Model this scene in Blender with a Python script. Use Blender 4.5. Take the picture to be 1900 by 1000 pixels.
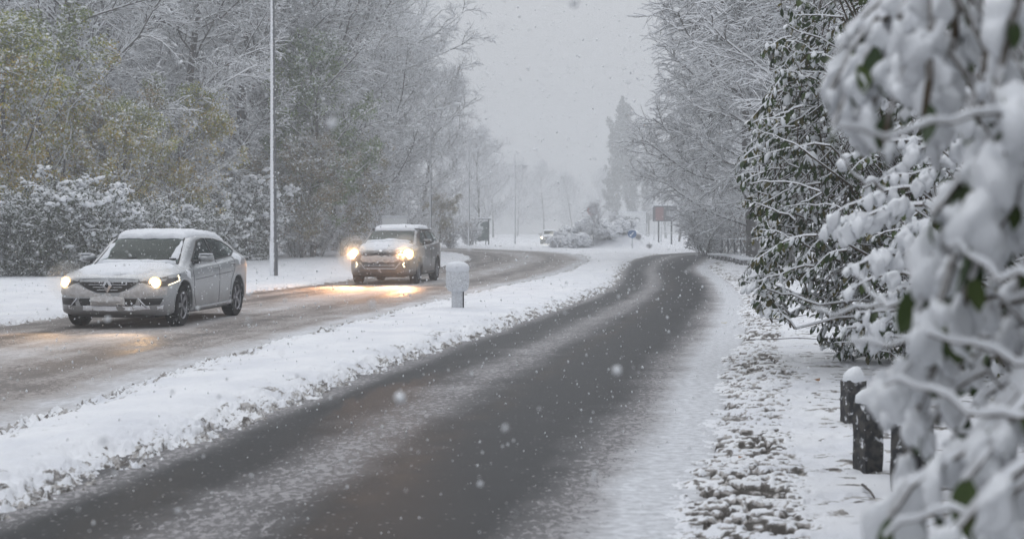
import bpy, bmesh, math, random
import numpy as np
from mathutils import Vector, Matrix
from mathutils.bvhtree import BVHTree
from mathutils.geometry import delaunay_2d_cdt

for o in list(bpy.data.objects):
    bpy.data.objects.remove(o)
S = bpy.context.scene
C = S.collection
PI = math.pi
R = math.radians

# ------------------------------------------------------------------ camera
cam_d = bpy.data.cameras.new('camera')
cam = bpy.data.objects.new('camera', cam_d)
C.objects.link(cam)
S.camera = cam
CAM_H = 1.5
PITCH = math.atan(74 / 2639)
cam.location = (0, 0, CAM_H)
cam.rotation_euler = (PI / 2 - PITCH, 0, 0)
cam_d.sensor_width = 36
cam_d.lens = 50
cam_d.clip_start = 0.05
cam_d.clip_end = 3000
cam_d.dof.use_dof = True
cam_d.dof.focus_distance = 23
cam_d.dof.aperture_fstop = 3.4
# ------------------------------------------------------------------ world: overcast sky over a desaturated clear one
SUN_EL, SUN_AZ = R(52), R(-25)
W = bpy.data.worlds.new('World')
S.world = W
W.use_nodes = True
nt = W.node_tree
nt.nodes.clear()
sky = nt.nodes.new('ShaderNodeTexSky')
sky.sky_type = 'NISHITA'
sky.sun_disc = False
sky.sun_elevation = SUN_EL
sky.sun_rotation = SUN_AZ
sky.air_density = 1.0
sky.dust_density = 4.0
hs = nt.nodes.new('ShaderNodeHueSaturation')
hs.inputs['Saturation'].default_value = 0.25
hs.inputs['Value'].default_value = 0.5
nt.links.new(sky.outputs[0], hs.inputs['Color'])
tc = nt.nodes.new('ShaderNodeTexCoord')
sp = nt.nodes.new('ShaderNodeSeparateXYZ')
nt.links.new(tc.outputs['Generated'], sp.inputs[0])
cl = nt.nodes.new('ShaderNodeMath'); cl.operation = 'MAXIMUM'
nt.links.new(sp.outputs['Z'], cl.inputs[0]); cl.inputs[1].default_value = 0.0
ma = nt.nodes.new('ShaderNodeMath'); ma.operation = 'MULTIPLY_ADD'      # cloud deck: three times brighter overhead than at the horizon
nt.links.new(cl.outputs[0], ma.inputs[0]); ma.inputs[1].default_value = 1.55; ma.inputs[2].default_value = 1.0
cm = nt.nodes.new('ShaderNodeVectorMath'); cm.operation = 'SCALE'
cm.inputs[0].default_value = (5.15, 5.32, 5.62)
nt.links.new(ma.outputs[0], cm.inputs['Scale'])
mx = nt.nodes.new('ShaderNodeMix'); mx.data_type = 'RGBA'
mx.inputs[0].default_value = 0.88
nt.links.new(hs.outputs[0], mx.inputs[6])
nt.links.new(cm.outputs[0], mx.inputs[7])
bg = nt.nodes.new('ShaderNodeBackground')
bg.inputs['Strength'].default_value = 0.1
nt.links.new(mx.outputs[2], bg.inputs['Color'])
wo = nt.nodes.new('ShaderNodeOutputWorld')
nt.links.new(bg.outputs[0], wo.inputs['Surface'])
# ------------------------------------------------------------------ sun behind the clouds
sd = bpy.data.lights.new('sun', 'SUN')
sd.energy = 0.5
sd.angle = R(50)
sd.color = (1.0, 0.985, 0.96)
sun = bpy.data.objects.new('sun', sd)
C.objects.link(sun)
sdir = Vector((math.sin(SUN_AZ) * math.cos(SUN_EL), math.cos(SUN_AZ) * math.cos(SUN_EL), math.sin(SUN_EL)))
sun.rotation_euler = sdir.to_track_quat('Z', 'Y').to_euler()
# ------------------------------------------------------------------ exposure
S.view_settings.view_transform = 'Standard'
S.view_settings.look = 'None'
S.view_settings.exposure = 0.05
S.view_settings.gamma = 1.0
S.view_settings.use_curve_mapping = False
S.render.engine = 'CYCLES'
cy = S.cycles
cy.max_bounces = 7
cy.diffuse_bounces = 3
cy.glossy_bounces = 3
cy.transmission_bounces = 4
cy.transparent_max_bounces = 12
cy.volume_bounces = 1
cy.use_denoising = True
cy.use_adaptive_sampling = False
cy.sample_clamp_indirect = 4.0
cy.sample_clamp_direct = 0.0
cy.caustics_reflective = False
cy.caustics_refractive = False

# ------------------------------------------------------------------ helpers
F_PX = 2639.0


def at(px, py, Y):
    """World point at depth Y behind pixel (px, py) of the 1900x1000 photograph."""
    cx, cz = (px - 950) / F_PX, -(py - 500) / F_PX
    d = Vector((cx, math.cos(PITCH) + cz * math.sin(PITCH), -math.sin(PITCH) + cz * math.cos(PITCH)))
    return Vector((0, 0, CAM_H)) + d * (Y / d.y)


def gr(px, py, snow=True):
    """Ground point behind a pixel."""
    z = 0.0
    for _ in range(4 if snow else 1):
        p = gr0(px, py, z)
        if snow: z = ground_z(p.x, p.y)
    return p


def gr0(px, py, z=0.0):
    cx, cz = (px - 950) / F_PX, -(py - 500) / F_PX
    d = Vector((cx, math.cos(PITCH) + cz * math.sin(PITCH), -math.sin(PITCH) + cz * math.cos(PITCH)))
    p = Vector((0, 0, CAM_H)) + d * ((z - CAM_H) / d.z)
    return p


def tag(o, label=None, cat=None, group=None, kind=None):
    if label: o['label'] = label
    if cat: o['category'] = cat
    if group: o['group'] = group
    if kind: o['kind'] = kind
    return o


def empty(name, loc=(0, 0, 0), rz=0.0):
    o = bpy.data.objects.new(name, None)
    o.empty_display_size = 0.2
    C.objects.link(o)
    o.location = loc
    o.rotation_euler = (0, 0, rz)
    return o


def link(name, me, mats=None, parent=None, kind=None):
    o = bpy.data.objects.new(name, me)
    C.objects.link(o)
    if mats is not None and len(me.materials) == 0:
        for m in (mats if isinstance(mats, (list, tuple)) else [mats]):
            me.materials.append(m)
    if parent is not None: o.parent = parent
    if kind: o['kind'] = kind
    return o


def np_mesh(name, V, F, mat_idx=None, attrs=None, smooth=True):
    """V (n,3); F (m,k) constant k, or list of such arrays."""
    me = bpy.data.meshes.new(name)
    V = np.asarray(V, dtype=np.float32)
    Fs = F if isinstance(F, list) else [F]
    Fs = [np.asarray(f, dtype=np.int32) for f in Fs if len(f)]
    nl = sum(f.size for f in Fs); nf = sum(len(f) for f in Fs)
    me.vertices.add(len(V)); me.vertices.foreach_set('co', V.ravel())
    me.loops.add(nl); me.loops.foreach_set('vertex_index', np.concatenate([f.ravel() for f in Fs]))
    tot = np.concatenate([np.full(len(f), f.shape[1], np.int32) for f in Fs])
    st = np.concatenate([[0], np.cumsum(tot)[:-1]]).astype(np.int32)
    me.polygons.add(nf)
    me.polygons.foreach_set('loop_start', st)
    me.polygons.foreach_set('loop_total', tot)
    if mat_idx is not None: me.polygons.foreach_set('material_index', np.asarray(mat_idx, np.int32))
    me.polygons.foreach_set('use_smooth', np.full(nf, smooth))
    for k, v in (attrs or {}).items():
        v = np.asarray(v, np.float32)
        if v.ndim == 1:
            a = me.attributes.new(k, 'FLOAT', 'POINT'); a.data.foreach_set('value', v)
        else:
            a = me.attributes.new(k, 'FLOAT_COLOR', 'POINT')
            a.data.foreach_set('color', np.hstack([v[:, :3], np.ones((len(v), 1), np.float32)]).ravel())
    me.update(calc_edges=True)
    me.validate()
    return me


class MB:
    """Collects vertices and faces of simple shapes."""
    def __init__(s): s.v = []; s.f = []; s.m = []
    def add(s, V, F, m=0):
        n = len(s.v); s.v += [tuple(p) for p in V]
        s.f += [tuple(i + n for i in f) for f in F]; s.m += [m] * len(F)
        return s
    def box(s, x0, x1, y0, y1, z0, z1, m=0, M=None):
        V = [Vector(p) for p in ((x0, y0, z0), (x1, y0, z0), (x1, y1, z0), (x0, y1, z0), (x0, y0, z1), (x1, y0, z1), (x1, y1, z1), (x0, y1, z1))]
        if M: V = [M @ p for p in V]
        return s.add(V, [(3, 2, 1, 0), (4, 5, 6, 7), (0, 1, 5, 4), (1, 2, 6, 5), (2, 3, 7, 6), (3, 0, 4, 7)], m)
    def tube(s, pts, rad, n=8, m=0, cap=True, closed=False):
        pts = [Vector(p) for p in pts]
        if not hasattr(rad, '__len__'): rad = [rad] * len(pts)
        V, F = [], []
        N = len(pts); up = Vector((0, 0, 1))
        pa = None
        for i, p in enumerate(pts):
            if closed: t = (pts[(i + 1) % N] - pts[i - 1]).normalized()
            else: t = (pts[min(i + 1, N - 1)] - pts[max(i - 1, 0)]).normalized()
            if pa is None:
                a = t.cross(up)
                if a.length < 1e-3: a = Vector((1, 0, 0))
            else:
                a = pa - t * pa.dot(t)
                if a.length < 1e-4: a = t.orthogonal()
            a.normalize(); pa = a
            b = t.cross(a)
            for k in range(n):
                w = 2 * PI * k / n
                V.append(p + (a * math.cos(w) + b * math.sin(w)) * rad[i])
        for i in range(N if closed else N - 1):
            j = (i + 1) % N
            for k in range(n):
                k2 = (k + 1) % n
                F.append((i * n + k, i * n + k2, j * n + k2, j * n + k))
        if cap and not closed:
            F.append(tuple(reversed(range(n)))); F.append(tuple(range((N - 1) * n, N * n)))
        return s.add(V, F, m)
    def lathe(s, prof, n=24, m=0, M=None, close=True):
        """prof: (r, z) pairs revolved about z."""
        V, F = [], []
        for r, z in prof:
            for k in range(n):
                w = 2 * PI * k / n
                p = Vector((r * math.cos(w), r * math.sin(w), z)); V.append(M @ p if M else p)
        for i in range(len(prof) - 1):
            for k in range(n):
                k2 = (k + 1) % n
                F.append((i * n + k, i * n + k2, (i + 1) * n + k2, (i + 1) * n + k))
        if close:
            F.append(tuple(reversed(range(n)))); F.append(tuple(range((len(prof) - 1) * n, len(prof) * n)))
        return s.add(V, F, m)
    def build(s, name, mats, parent=None, smooth=False, bevel=0.0, kind=None, sub=0):
        me = bpy.data.meshes.new(name)
        me.from_pydata(s.v, [], s.f); me.update()
        bm = bmesh.new(); bm.from_mesh(me)
        bmesh.ops.recalc_face_normals(bm, faces=bm.faces)
        if bevel:
            es = [e for e in bm.edges if len(e.link_faces) == 2 and e.calc_face_angle(0) > 0.6]
            bmesh.ops.bevel(bm, geom=es, offset=bevel, segments=2, affect='EDGES', profile=0.6)
        bm.to_mesh(me); bm.free()
        if not bevel:
            me.polygons.foreach_set('material_index', s.m)
        if smooth:
            me.polygons.foreach_set('use_smooth', [True] * len(me.polygons))
            try: me.set_sharp_from_angle(angle=R(40))
            except Exception: pass
        return link(name, me, mats, parent, kind)


def noise2(x, y, seed=0):
    """Smooth value noise, vectorised."""
    xi = np.floor(x).astype(np.int64); yi = np.floor(y).astype(np.int64)
    xf = x - xi; yf = y - yi
    u = xf * xf * (3 - 2 * xf); v = yf * yf * (3 - 2 * yf)
    def h(a, b):
        n = (a * 374761393 + b * 668265263 + seed * 982451653) & 0x7fffffff
        n = ((n ^ (n >> 13)) * 1274126177) & 0x7fffffff
        return ((n ^ (n >> 16)) & 0xffff) / 65535.0
    return (h(xi, yi) * (1 - u) + h(xi + 1, yi) * u) * (1 - v) + (h(xi, yi + 1) * (1 - u) + h(xi + 1, yi + 1) * u) * v


def fbm(x, y, o=3, seed=0, lac=2.03):
    s = np.zeros_like(x, dtype=float); a = 0.5; t = 0
    for k in range(o):
        s += a * noise2(x * lac ** k + 17.3 * k, y * lac ** k - 9.1 * k, seed + k); t += a; a *= 0.5
    return s / t


def smooth01(x, a, b):
    t = np.clip((x - a) / (b - a), 0, 1)
    return t * t * (3 - 2 * t)


def copy_tree(o, parent=None):
    c = o.copy(); C.objects.link(c); c.parent = parent
    for ch in o.children: copy_tree(ch, c)
    return c

# ------------------------------------------------------------------ materials
def mat(name, col=(.5, .5, .5), rough=.6, metal=0.0, coat=0.0, spec=0.5, emit=None, es=0.0):
    m = bpy.data.materials.new(name); m.use_nodes = True
    b = m.node_tree.nodes['Principled BSDF']
    b.inputs['Base Color'].default_value = (*col, 1)
    b.inputs['Roughness'].default_value = rough
    b.inputs['Metallic'].default_value = metal
    b.inputs['Coat Weight'].default_value = coat
    b.inputs['Specular IOR Level'].default_value = spec
    if emit:
        b.inputs['Emission Color'].default_value = (*emit, 1)
        b.inputs['Emission Strength'].default_value = es
    return m


class N:
    """Small node-tree writer."""
    def __init__(s, m):
        s.m = m; s.t = m.node_tree; s.b = s.t.nodes.get('Principled BSDF')
    def n(s, ty, **kw):
        x = s.t.nodes.new(ty)
        for k, v in kw.items(): setattr(x, k, v)
        return x
    def l(s, a, b): s.t.links.new(a, b)
    def val(s, sock, v):
        if isinstance(v, (int, float)): sock.default_value = v
        elif isinstance(v, tuple): sock.default_value = v if len(v) == 4 or len(sock.default_value) == 3 else (*v, 1)
        else: s.l(v, sock)
    def math(s, op, a, b=0.0, c=None, clamp=False):
        x = s.n('ShaderNodeMath', operation=op, use_clamp=clamp)
        s.val(x.inputs[0], a); s.val(x.inputs[1], b)
        if c is not None: s.val(x.inputs[2], c)
        return x.outputs[0]
    def step(s, v, lo, hi):
        x = s.n('ShaderNodeMapRange', interpolation_type='SMOOTHSTEP')
        s.val(x.inputs[0], v); x.inputs[1].default_value = lo; x.inputs[2].default_value = hi
        return x.outputs[0]
    def noise(s, scale, detail=3, rough=.5, vec=None, dist=0.0):
        x = s.n('ShaderNodeTexNoise'); x.inputs['Scale'].default_value = scale
        x.inputs['Detail'].default_value = detail; x.inputs['Roughness'].default_value = rough
        x.inputs['Distortion'].default_value = dist
        if vec is not None: s.l(vec, x.inputs['Vector'])
        return x.outputs['Fac']
    def obj(s): return s.n('ShaderNodeTexCoord').outputs['Object']
    def scale(s, vec, sc):
        x = s.n('ShaderNodeMapping'); s.l(vec, x.inputs[0]); x.inputs['Scale'].default_value = sc
        return x.outputs[0]
    def mix(s, f, a, b):
        x = s.n('ShaderNodeMix', data_type='RGBA')
        s.val(x.inputs[0], f); s.val(x.inputs[6], a); s.val(x.inputs[7], b)
        return x.outputs[2]
    def attr(s, name, out='Fac'):
        return s.n('ShaderNodeAttribute', attribute_name=name).outputs[out]
    def bump(s, h, strength=.5, dist=.02):
        x = s.n('ShaderNodeBump'); x.inputs['Strength'].default_value = strength; x.inputs['Distance'].default_value = dist
        s.l(h, x.inputs['Height']); s.l(x.outputs[0], s.b.inputs['Normal'])
    def set(s, name, v): s.val(s.b.inputs[name], v)
    def nz(s, true=True):
        g = s.n('ShaderNodeNewGeometry'); q = s.n('ShaderNodeSeparateXYZ')
        s.l(g.outputs['True Normal' if true else 'Normal'], q.inputs[0])
        return q.outputs['Z']


SNOW = (.84, .855, .885, 1)
SNOW_D = (.70, .72, .76, 1)


def snow_over(name, base, lo=-.05, hi=.35, nscale=6.0, namp=.5, rough=.75, base2=None, bs=3.0, true=True, attr=None):
    """A material with snow lying on whatever faces up."""
    m = mat(name, base[:3], rough, spec=.3)
    k = N(m); ob = k.obj()
    nz = k.nz(true)
    no = k.noise(nscale, 3, .6, ob)
    v = k.math('MULTIPLY_ADD', k.math('SUBTRACT', no, .5), namp, nz)
    f = k.step(v, lo, hi)
    col = (*base[:3], 1)
    if attr: col = k.attr(attr, 'Color')
    elif base2: col = k.mix(k.step(k.noise(bs, 2, .5, ob), .4, .6), col, (*base2[:3], 1))
    k.set('Base Color', k.mix(f, col, SNOW))
    return m
# ================================================================== ROADS AND GROUND
def dens(pts, step):
    """Catmull-Rom through (x, y) points, sampled evenly."""
    P = [np.array(p, float) for p in pts]
    P = [2 * P[0] - P[1]] + P + [2 * P[-1] - P[-2]]
    out = []
    for i in range(1, len(P) - 2):
        n = 24
        for k in range(n):
            t = k / n
            a, b, c, d = P[i - 1], P[i], P[i + 1], P[i + 2]
            out.append(.5 * ((2 * b) + (-a + c) * t + (2 * a - 5 * b + 4 * c - d) * t * t + (-a + 3 * b - 3 * c + d) * t ** 3))
    out.append(P[-2]); out = np.array(out)
    return out


def resample(poly, n):
    s = np.concatenate([[0], np.cumsum(np.linalg.norm(np.diff(poly, axis=0), axis=1))])
    t = np.linspace(0, s[-1], n)
    return np.stack([np.interp(t, s, poly[:, 0]), np.interp(t, s, poly[:, 1])], 1)


near_L = [(-7.4, -22), (-5.5, -10), (-3.8, 0), (-2.4, 8.35), (-1.4, 14.4), (-.96, 16.9), (.46, 24.1), (2.37, 34.7), (3.5, 45), (4.3, 53.5), (6.5, 73), (9.8, 88), (15, 97), (26, 101), (60, 104)]
near_R = [(-4.2, -22), (-2.2, -10), (-.55, 0), (.78, 8.35), (1.85, 14.4), (2.3, 16.9), (3.5, 23.5), (4.95, 33), (6.1, 43), (7.3, 55), (9.9, 70), (12.8, 82), (17.5, 90), (27, 94), (60, 97)]
far_L = [(-13.5, -22), (-11.2, -5), (-10.2, 5), (-9.35, 10.7), (-8.55, 16.6), (-7.85, 21.75), (-6.2, 33), (-4.75, 41.2), (-3.3, 52), (-2.3, 64), (-2.1, 74), (-3.2, 88), (-6.3, 99), (-14, 108), (-40, 118)]
far_R = [(-7.2, -22), (-5.5, -5), (-4.35, 5), (-3.86, 10.7), (-3.45, 16.6), (-2.95, 20.5), (-1.3, 32), (.3, 41), (1.5, 48), (3.0, 62), (3.8, 73.3), (3.6, 87), (1.0, 101), (-7, 116), (-36, 128)]


def ribbon(L, Rr, n):
    a, b = dens(L, .1), dens(Rr, .1)
    # pair by knot parameter so that the cross-lines stay square to the road
    idx = np.linspace(0, len(a) - 1, n)
    ii = np.arange(len(a))
    A = np.stack([np.interp(idx, ii, a[:, 0]), np.interp(idx, ii, a[:, 1])], 1)
    B = np.stack([np.interp(idx, ii, b[:, 0]), np.interp(idx, ii, b[:, 1])], 1)
    return A, B


ROADS = [ribbon(near_L, near_R, 160), ribbon(far_L, far_R, 160)]


def poly_sd(P, poly):
    """Signed distance (positive outside) from points P (n,2) to a closed polygon."""
    n = len(P); best = np.full(n, 1e9); inside = np.zeros(n, bool)
    Q = np.roll(poly, -1, axis=0)
    x, y = P[:, 0], P[:, 1]
    for a, b in zip(poly, Q):
        e = b - a; L2 = e @ e
        if L2 < 1e-12: continue
        t = np.clip(((x - a[0]) * e[0] + (y - a[1]) * e[1]) / L2, 0, 1)
        dx = x - (a[0] + t * e[0]); dy = y - (a[1] + t * e[1])
        np.minimum(best, dx * dx + dy * dy, out=best)
        c = (a[1] > y) != (b[1] > y)
        if abs(e[1]) > 1e-12:
            inside ^= c & (x < (y - a[1]) / e[1] * e[0] + a[0])
    d = np.sqrt(best)
    return np.where(inside, -d, d)


def line_x(line, y):
    a = dens(line, .1); o = np.argsort(a[:, 1], kind='stable')
    return np.interp(y, a[o, 1], a[o, 0])


def ground_fields(x, y):
    P = np.stack([x, y], 1)
    sd = []
    for A, B in ROADS:
        poly = np.vstack([A[::2], B[::-2]])
        # only points near the road need the exact distance
        d = poly_sd(P, poly)
        sd.append(d)
    dn, df = sd
    d = np.minimum(dn, df)
    m2 = fbm(x * .8, y * .8, 3, 3) - .5
    m3 = fbm(x * 5, y * 5, 3, 7) - .5
    m4 = fbm(x * 17, y * 17, 3, 11) - .5
    m5 = fbm(x * 42, y * 42, 2, 13) - .5
    mid = .5 * (line_x(near_L, y) + line_x(near_R, y))
    right = (x > mid) & (y < 80)
    median = (~right) & (dn > 0) & (df > 0) & (x > line_x(far_R, np.minimum(y, 73)) - .2) & (y < 86)
    q = np.where(right, .35, 1.0)
    e = d + (m2 * .25 + m3 * .30 + m4 * .14) * q + m5 * .04
    w = np.where(right, .05, .13)
    h = -.05 + (.05 + w * .55) * np.where(right, smooth01(e, -.22, .75), smooth01(e, -.12, .55)) + (m2 * .05 + m3 * .022) * smooth01(d, 0, .5)
    h += np.where(median, .045 * smooth01(np.where(df < dn, e * .5, e), .15, .8), 0)
    # lumps of pushed slush along the kerb lines
    lump = np.exp(-((d - .12) / .22) ** 2) * (y < 90)
    h += lump * (np.clip(m4 + .05, 0, 1) * .12 + np.clip(m5, 0, 1) * .07) * np.where(right, .3, 1)
    # trodden strip on the right of the near carriageway
    tr = smooth01(dn, .12, .3) * (1 - smooth01(dn, .80 + .2 * m2, 1.05 + .2 * m2)) * right * (.66 + .34 * smooth01(fbm(x * 1.6, y * 1.1, 3, 61), .34, .56))
    pits = smooth01(fbm(x * 7.5, y * 8.0, 3, 23), .50, .64)
    fine = smooth01(fbm(x * 24, y * 26, 3, 29), .52, .68)
    h += tr * (-.034 * pits - .014 * fine + .012)
    tr2 = smooth01(dn, .9, 1.1) * (1 - smooth01(dn, 2.6, 4.)) * right
    h -= tr2 * .02 * smooth01(fbm(x * 5, y * 8, 3, 31), .58, .7)
    dirt = tr * np.clip(pits * .95 * smooth01(m4, -.3, .05) + fine * .7 + .20 + m3 * .4, 0, 1)
    dirt += tr2 * .62 * smooth01(fbm(x * 7, y * 11, 3, 37), .57, .68)
    edge_w = np.where(median & (dn < df), .42, .26)
    ed = (1 - smooth01(e, .05, edge_w * 1.3)) * (y < 95)
    spots = smooth01(fbm(x * 19, y * 19, 3, 41), .40, .68)
    side2 = np.where(df < dn, 1.35, 1.0)
    dirt += ed * (.24 + .58 * spots) * side2 * ~right
    dirt += (1 - smooth01(e, .1, .95)) * (y < 60) * .27 * smooth01(fbm(x * 26, y * 26, 2, 44), .52, .72) * ~right
    dirt += ed * .25 * spots * right
    dirt += median * .5 * smooth01(fbm(x * 6, y * 6, 4, 43), .63, .70) * (1 - smooth01(np.minimum(dn, df), .3, 1.1))
    dirt += (df < dn) * median * (1 - smooth01(e, .15, .6)) * .5 * spots
    dirt = np.where(right, dirt, np.minimum(dirt, .60))
    # verge clods all over, sparse
    dirt += .35 * smooth01(fbm(x * 13, y * 13, 2, 47), .74, .82) * (d > 0) * (y < 70)
    # planted island of the far roundabout
    rr = np.hypot((x - 7.7) / 5.2, (y - 116) / 7.5)
    h += 1.35 * (1 - smooth01(rr, .25, 1.05)) * (d > 0) * (.55 + .9 * fbm(x * 1.1, y * .8, 3, 51))
    # land rises gently under the wood and away to the right
    wood = smooth01(-x - 14 - np.clip(50 - y, -40, 40) * .02, 0, 20)
    h += wood * .7
    h = np.where(d < -.35, -.05, h)
    return h, np.clip(dirt, 0, 1), d


# one sheet of snow from the camera to beyond the haze, finer where the road runs
ang = np.concatenate([np.linspace(-180, -38, 40, endpoint=False), np.linspace(-38, -24, 90, endpoint=False), np.linspace(-24, 24, 820, endpoint=False), np.linspace(24, 38, 90, endpoint=False), np.linspace(38, 180, 41)])[:-1]
rad = np.concatenate([np.linspace(.4, 4.5, 24, endpoint=False), np.geomspace(4.5, 130, 720, endpoint=False), np.geomspace(130, 430, 30)])
AA, RR = np.meshgrid(np.radians(ang), rad)
gx, gy = (RR * np.sin(AA)).ravel(), (RR * np.cos(AA)).ravel()
gh, gdirt, gd = ground_fields(gx, gy)
na, nr = len(ang), len(rad)
ii, jj = np.meshgrid(np.arange(nr - 1), np.arange(na), indexing='ij')
ii, jj = ii.ravel(), jj.ravel(); j2 = (jj + 1) % na
GF = np.stack([ii * na + jj, ii * na + j2, (ii + 1) * na + j2, (ii + 1) * na + jj], 1)
centre_fan = np.stack([np.full(na, len(gx)), (np.arange(na) + 1) % na, np.arange(na)], 1)
V = np.vstack([np.stack([gx, gy, gh], 1), [[0, 0, float(gh[0])]]])
m_snow = mat('ground_snow', SNOW[:3], .7, spec=.3)
k = N(m_snow); ob = k.obj()
dcol = k.mix(k.step(k.noise(14, 3, .6, ob), .38, .62), (.10, .090, .082, 1), (.42, .40, .385, 1))
safe = k.attr('dirt')
dcol = k.mix(k.step(safe, .7, .95), dcol, (.055, .047, .040, 1))
dm = k.attr('dirt')
dmask = k.step(k.math('ADD', dm, k.math('MULTIPLY', k.math('SUBTRACT', k.noise(45, 4, .6, ob), .5), .9)), .34, .62)
base = k.mix(k.step(k.noise(1.3, 3, .5, ob), .3, .75), SNOW, (.72, .74, .79, 1))
k.set('Base Color', k.mix(dmask, base, dcol))
k.bump(k.math('ADD', k.noise(38, 4, .65, ob), k.math('MULTIPLY', k.noise(140, 2, .5, ob), .4)), .5, .02)
ground = link('ground', np_mesh('ground', V, [GF, centre_fan], attrs={'dirt': np.append(gdirt, 0)}), m_snow, kind='structure')
ground['label'] = 'snow covered verges, median strip and trodden roadside ground'


def ground_z(x, y):
    h, _, _ = ground_fields(np.array([float(x)]), np.array([float(y)]))
    return float(h[0])


# road sheets with across (u) and along (v) coordinates
def road_sheet(name, AB, mats, nu):
    A, B = AB
    n = len(A)
    s = np.concatenate([[0], np.cumsum(np.linalg.norm(np.diff((A + B) / 2, axis=0), axis=1))])
    u = np.linspace(-.12, 1.12, nu)
    P = A[:, None, :] * (1 - u[None, :, None]) + B[:, None, :] * u[None, :, None]
    z = -0.0 + .012 * np.sin(np.clip(u, 0, 1) * PI)
    V = np.concatenate([P, np.broadcast_to(z[None, :, None], P.shape[:2] + (1,))], 2).reshape(-1, 3)
    wid = np.linalg.norm(A - B, axis=1)
    a_u = np.broadcast_to(u[None, :], P.shape[:2]).ravel()
    a_v = np.broadcast_to(s[:, None], P.shape[:2]).ravel()
    i, j = np.meshgrid(np.arange(n - 1), np.arange(nu - 1), indexing='ij')
    i, j = i.ravel(), j.ravel()
    F = np.stack([i * nu + j, i * nu + j + 1, (i + 1) * nu + j + 1, (i + 1) * nu + j], 1)
    uv = np.stack([a_u, a_v, np.zeros_like(a_u)], 1)
    me = np_mesh(name, V, F, attrs={'across': a_u, 'along': a_v, 'road_uv': uv})
    return link(name, me, mats, kind='structure')


def gauss(k, u, c, w, a):
    t = k.math('DIVIDE', k.math('SUBTRACT', u, c), w)
    return k.math('MULTIPLY', k.math('POWER', 2.718, k.math('MULTIPLY', k.math('MULTIPLY', t, t), -1.0)), a)


def road_mat(name, terms, slush, asphalt, base, streak_amp, spk, brown, rgh=.38):
    m = mat(name, asphalt, .35, spec=.14); k = N(m); ob = k.obj()
    u = k.attr('across'); uvw = k.attr('road_uv', 'Vector')
    long_noise = k.noise(1.0, 3, .55, k.scale(uvw, (14, .35, 1)))
    wob = k.noise(.35, 2, .5, ob)
    uw = k.math('MULTIPLY_ADD', k.math('SUBTRACT', wob, .5), .10, u)
    c = base
    for (cc, w, a) in terms:
        c = k.math('ADD', c, gauss(k, uw, cc, w, a))
    c = k.math('ADD', c, k.math('MULTIPLY', k.math('SUBTRACT', long_noise, .5), streak_amp))
    c = k.math('ADD', c, k.math('MULTIPLY', k.math('SUBTRACT', k.noise(1.4, 3, .6, ob), .5), .5))
    fine = k.math('ADD', k.math('MULTIPLY', k.noise(23, 3, .6, k.scale(ob, (1, .5, 1))), .6), k.math('MULTIPLY', k.noise(60, 3, .7, k.scale(ob, (1, .5, 1))), .4))
    f = k.step(k.math('ADD', c, k.math('MULTIPLY', k.math('SUBTRACT', fine, .5), spk)), .46, .62)
    f = k.math('MULTIPLY', f, k.math('MULTIPLY_ADD', k.noise(14, 3, .6, ob), 1.0, .30, clamp=True))
    # single grains of slush and fresh flakes on the tar
    vo = k.n('ShaderNodeTexVoronoi'); vo.inputs['Scale'].default_value = 30; k.l(k.scale(ob, (1, .8, 1)), vo.inputs['Vector'])
    vs = k.n('ShaderNodeSeparateColor'); k.l(vo.outputs['Color'], vs.inputs[0])
    grain = k.math('MULTIPLY', k.step(vo.outputs['Distance'], .42, .16), k.step(k.math('ADD', vs.outputs[0], k.math('MULTIPLY', c, .9)), .93, 1.02))
    grain = k.math('MULTIPLY', grain, k.math('MULTIPLY_ADD', vs.outputs[1], .6, .25))
    f = k.math('MAXIMUM', f, grain)
    dust = k.math('MULTIPLY', k.math('MULTIPLY', k.step(c, .12, .62), k.math('MULTIPLY_ADD', k.noise(9, 5, .75, k.scale(ob, (1, .45, 1))), .9, .1)), .62)
    f2 = k.math('MAXIMUM', f, dust)
    asp = k.mix(k.noise(3, 3, .6, ob), (asphalt[0] * .7, asphalt[1] * .7, asphalt[2] * .7, 1), (asphalt[0] * 1.35, asphalt[1] * 1.35, asphalt[2] * 1.35, 1))
    asp = k.mix(k.math('MULTIPLY', gauss(k, uw, brown[0], brown[1], 1.0), k.step(k.noise(2.2, 3, .6, ob), .35, .65)), asp, (.040, .033, .029, 1))
    sl = k.mix(k.step(c, .55, 1.15), (*slush, 1), (.74, .76, .80, 1))
    k.set('Base Color', k.mix(f2, asp, sl))
    k.set('Roughness', k.math('MULTIPLY_ADD', f, .35, rgh))
    k.bump(k.math('ADD', k.math('MULTIPLY', f, 1.0), k.math('MULTIPLY', k.noise(90, 2, .6, ob), .5)), .45, .012)
    return m


m_near = road_mat('wet_asphalt', [(.34, .12, .52), (1.06, .10, 1.1), (.92, .11, .48), (-.02, .07, .5)], (.40, .39, .40), (.020, .021, .023), .06, .25, 2.6, (.52, .04), .46)
m_far = road_mat('slushy_asphalt', [(.50, .10, .16), (.03, .05, -.25), (.98, .07, .35), (.22, .05, -.22), (.70, .06, -.14), (.34, .03, -.1)], (.40, .37, .355), (.07, .064, .062), .62, .55, 1.3, (.3, .2), .55)
road_near = road_sheet('near_road', ROADS[0], m_near, 40)
road_near['label'] = 'wet asphalt lane with a stripe of slush between the wheel tracks'
road_far = road_sheet('far_road', ROADS[1], m_far, 40)
road_far['label'] = 'slush covered lane carrying the oncoming cars'

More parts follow.
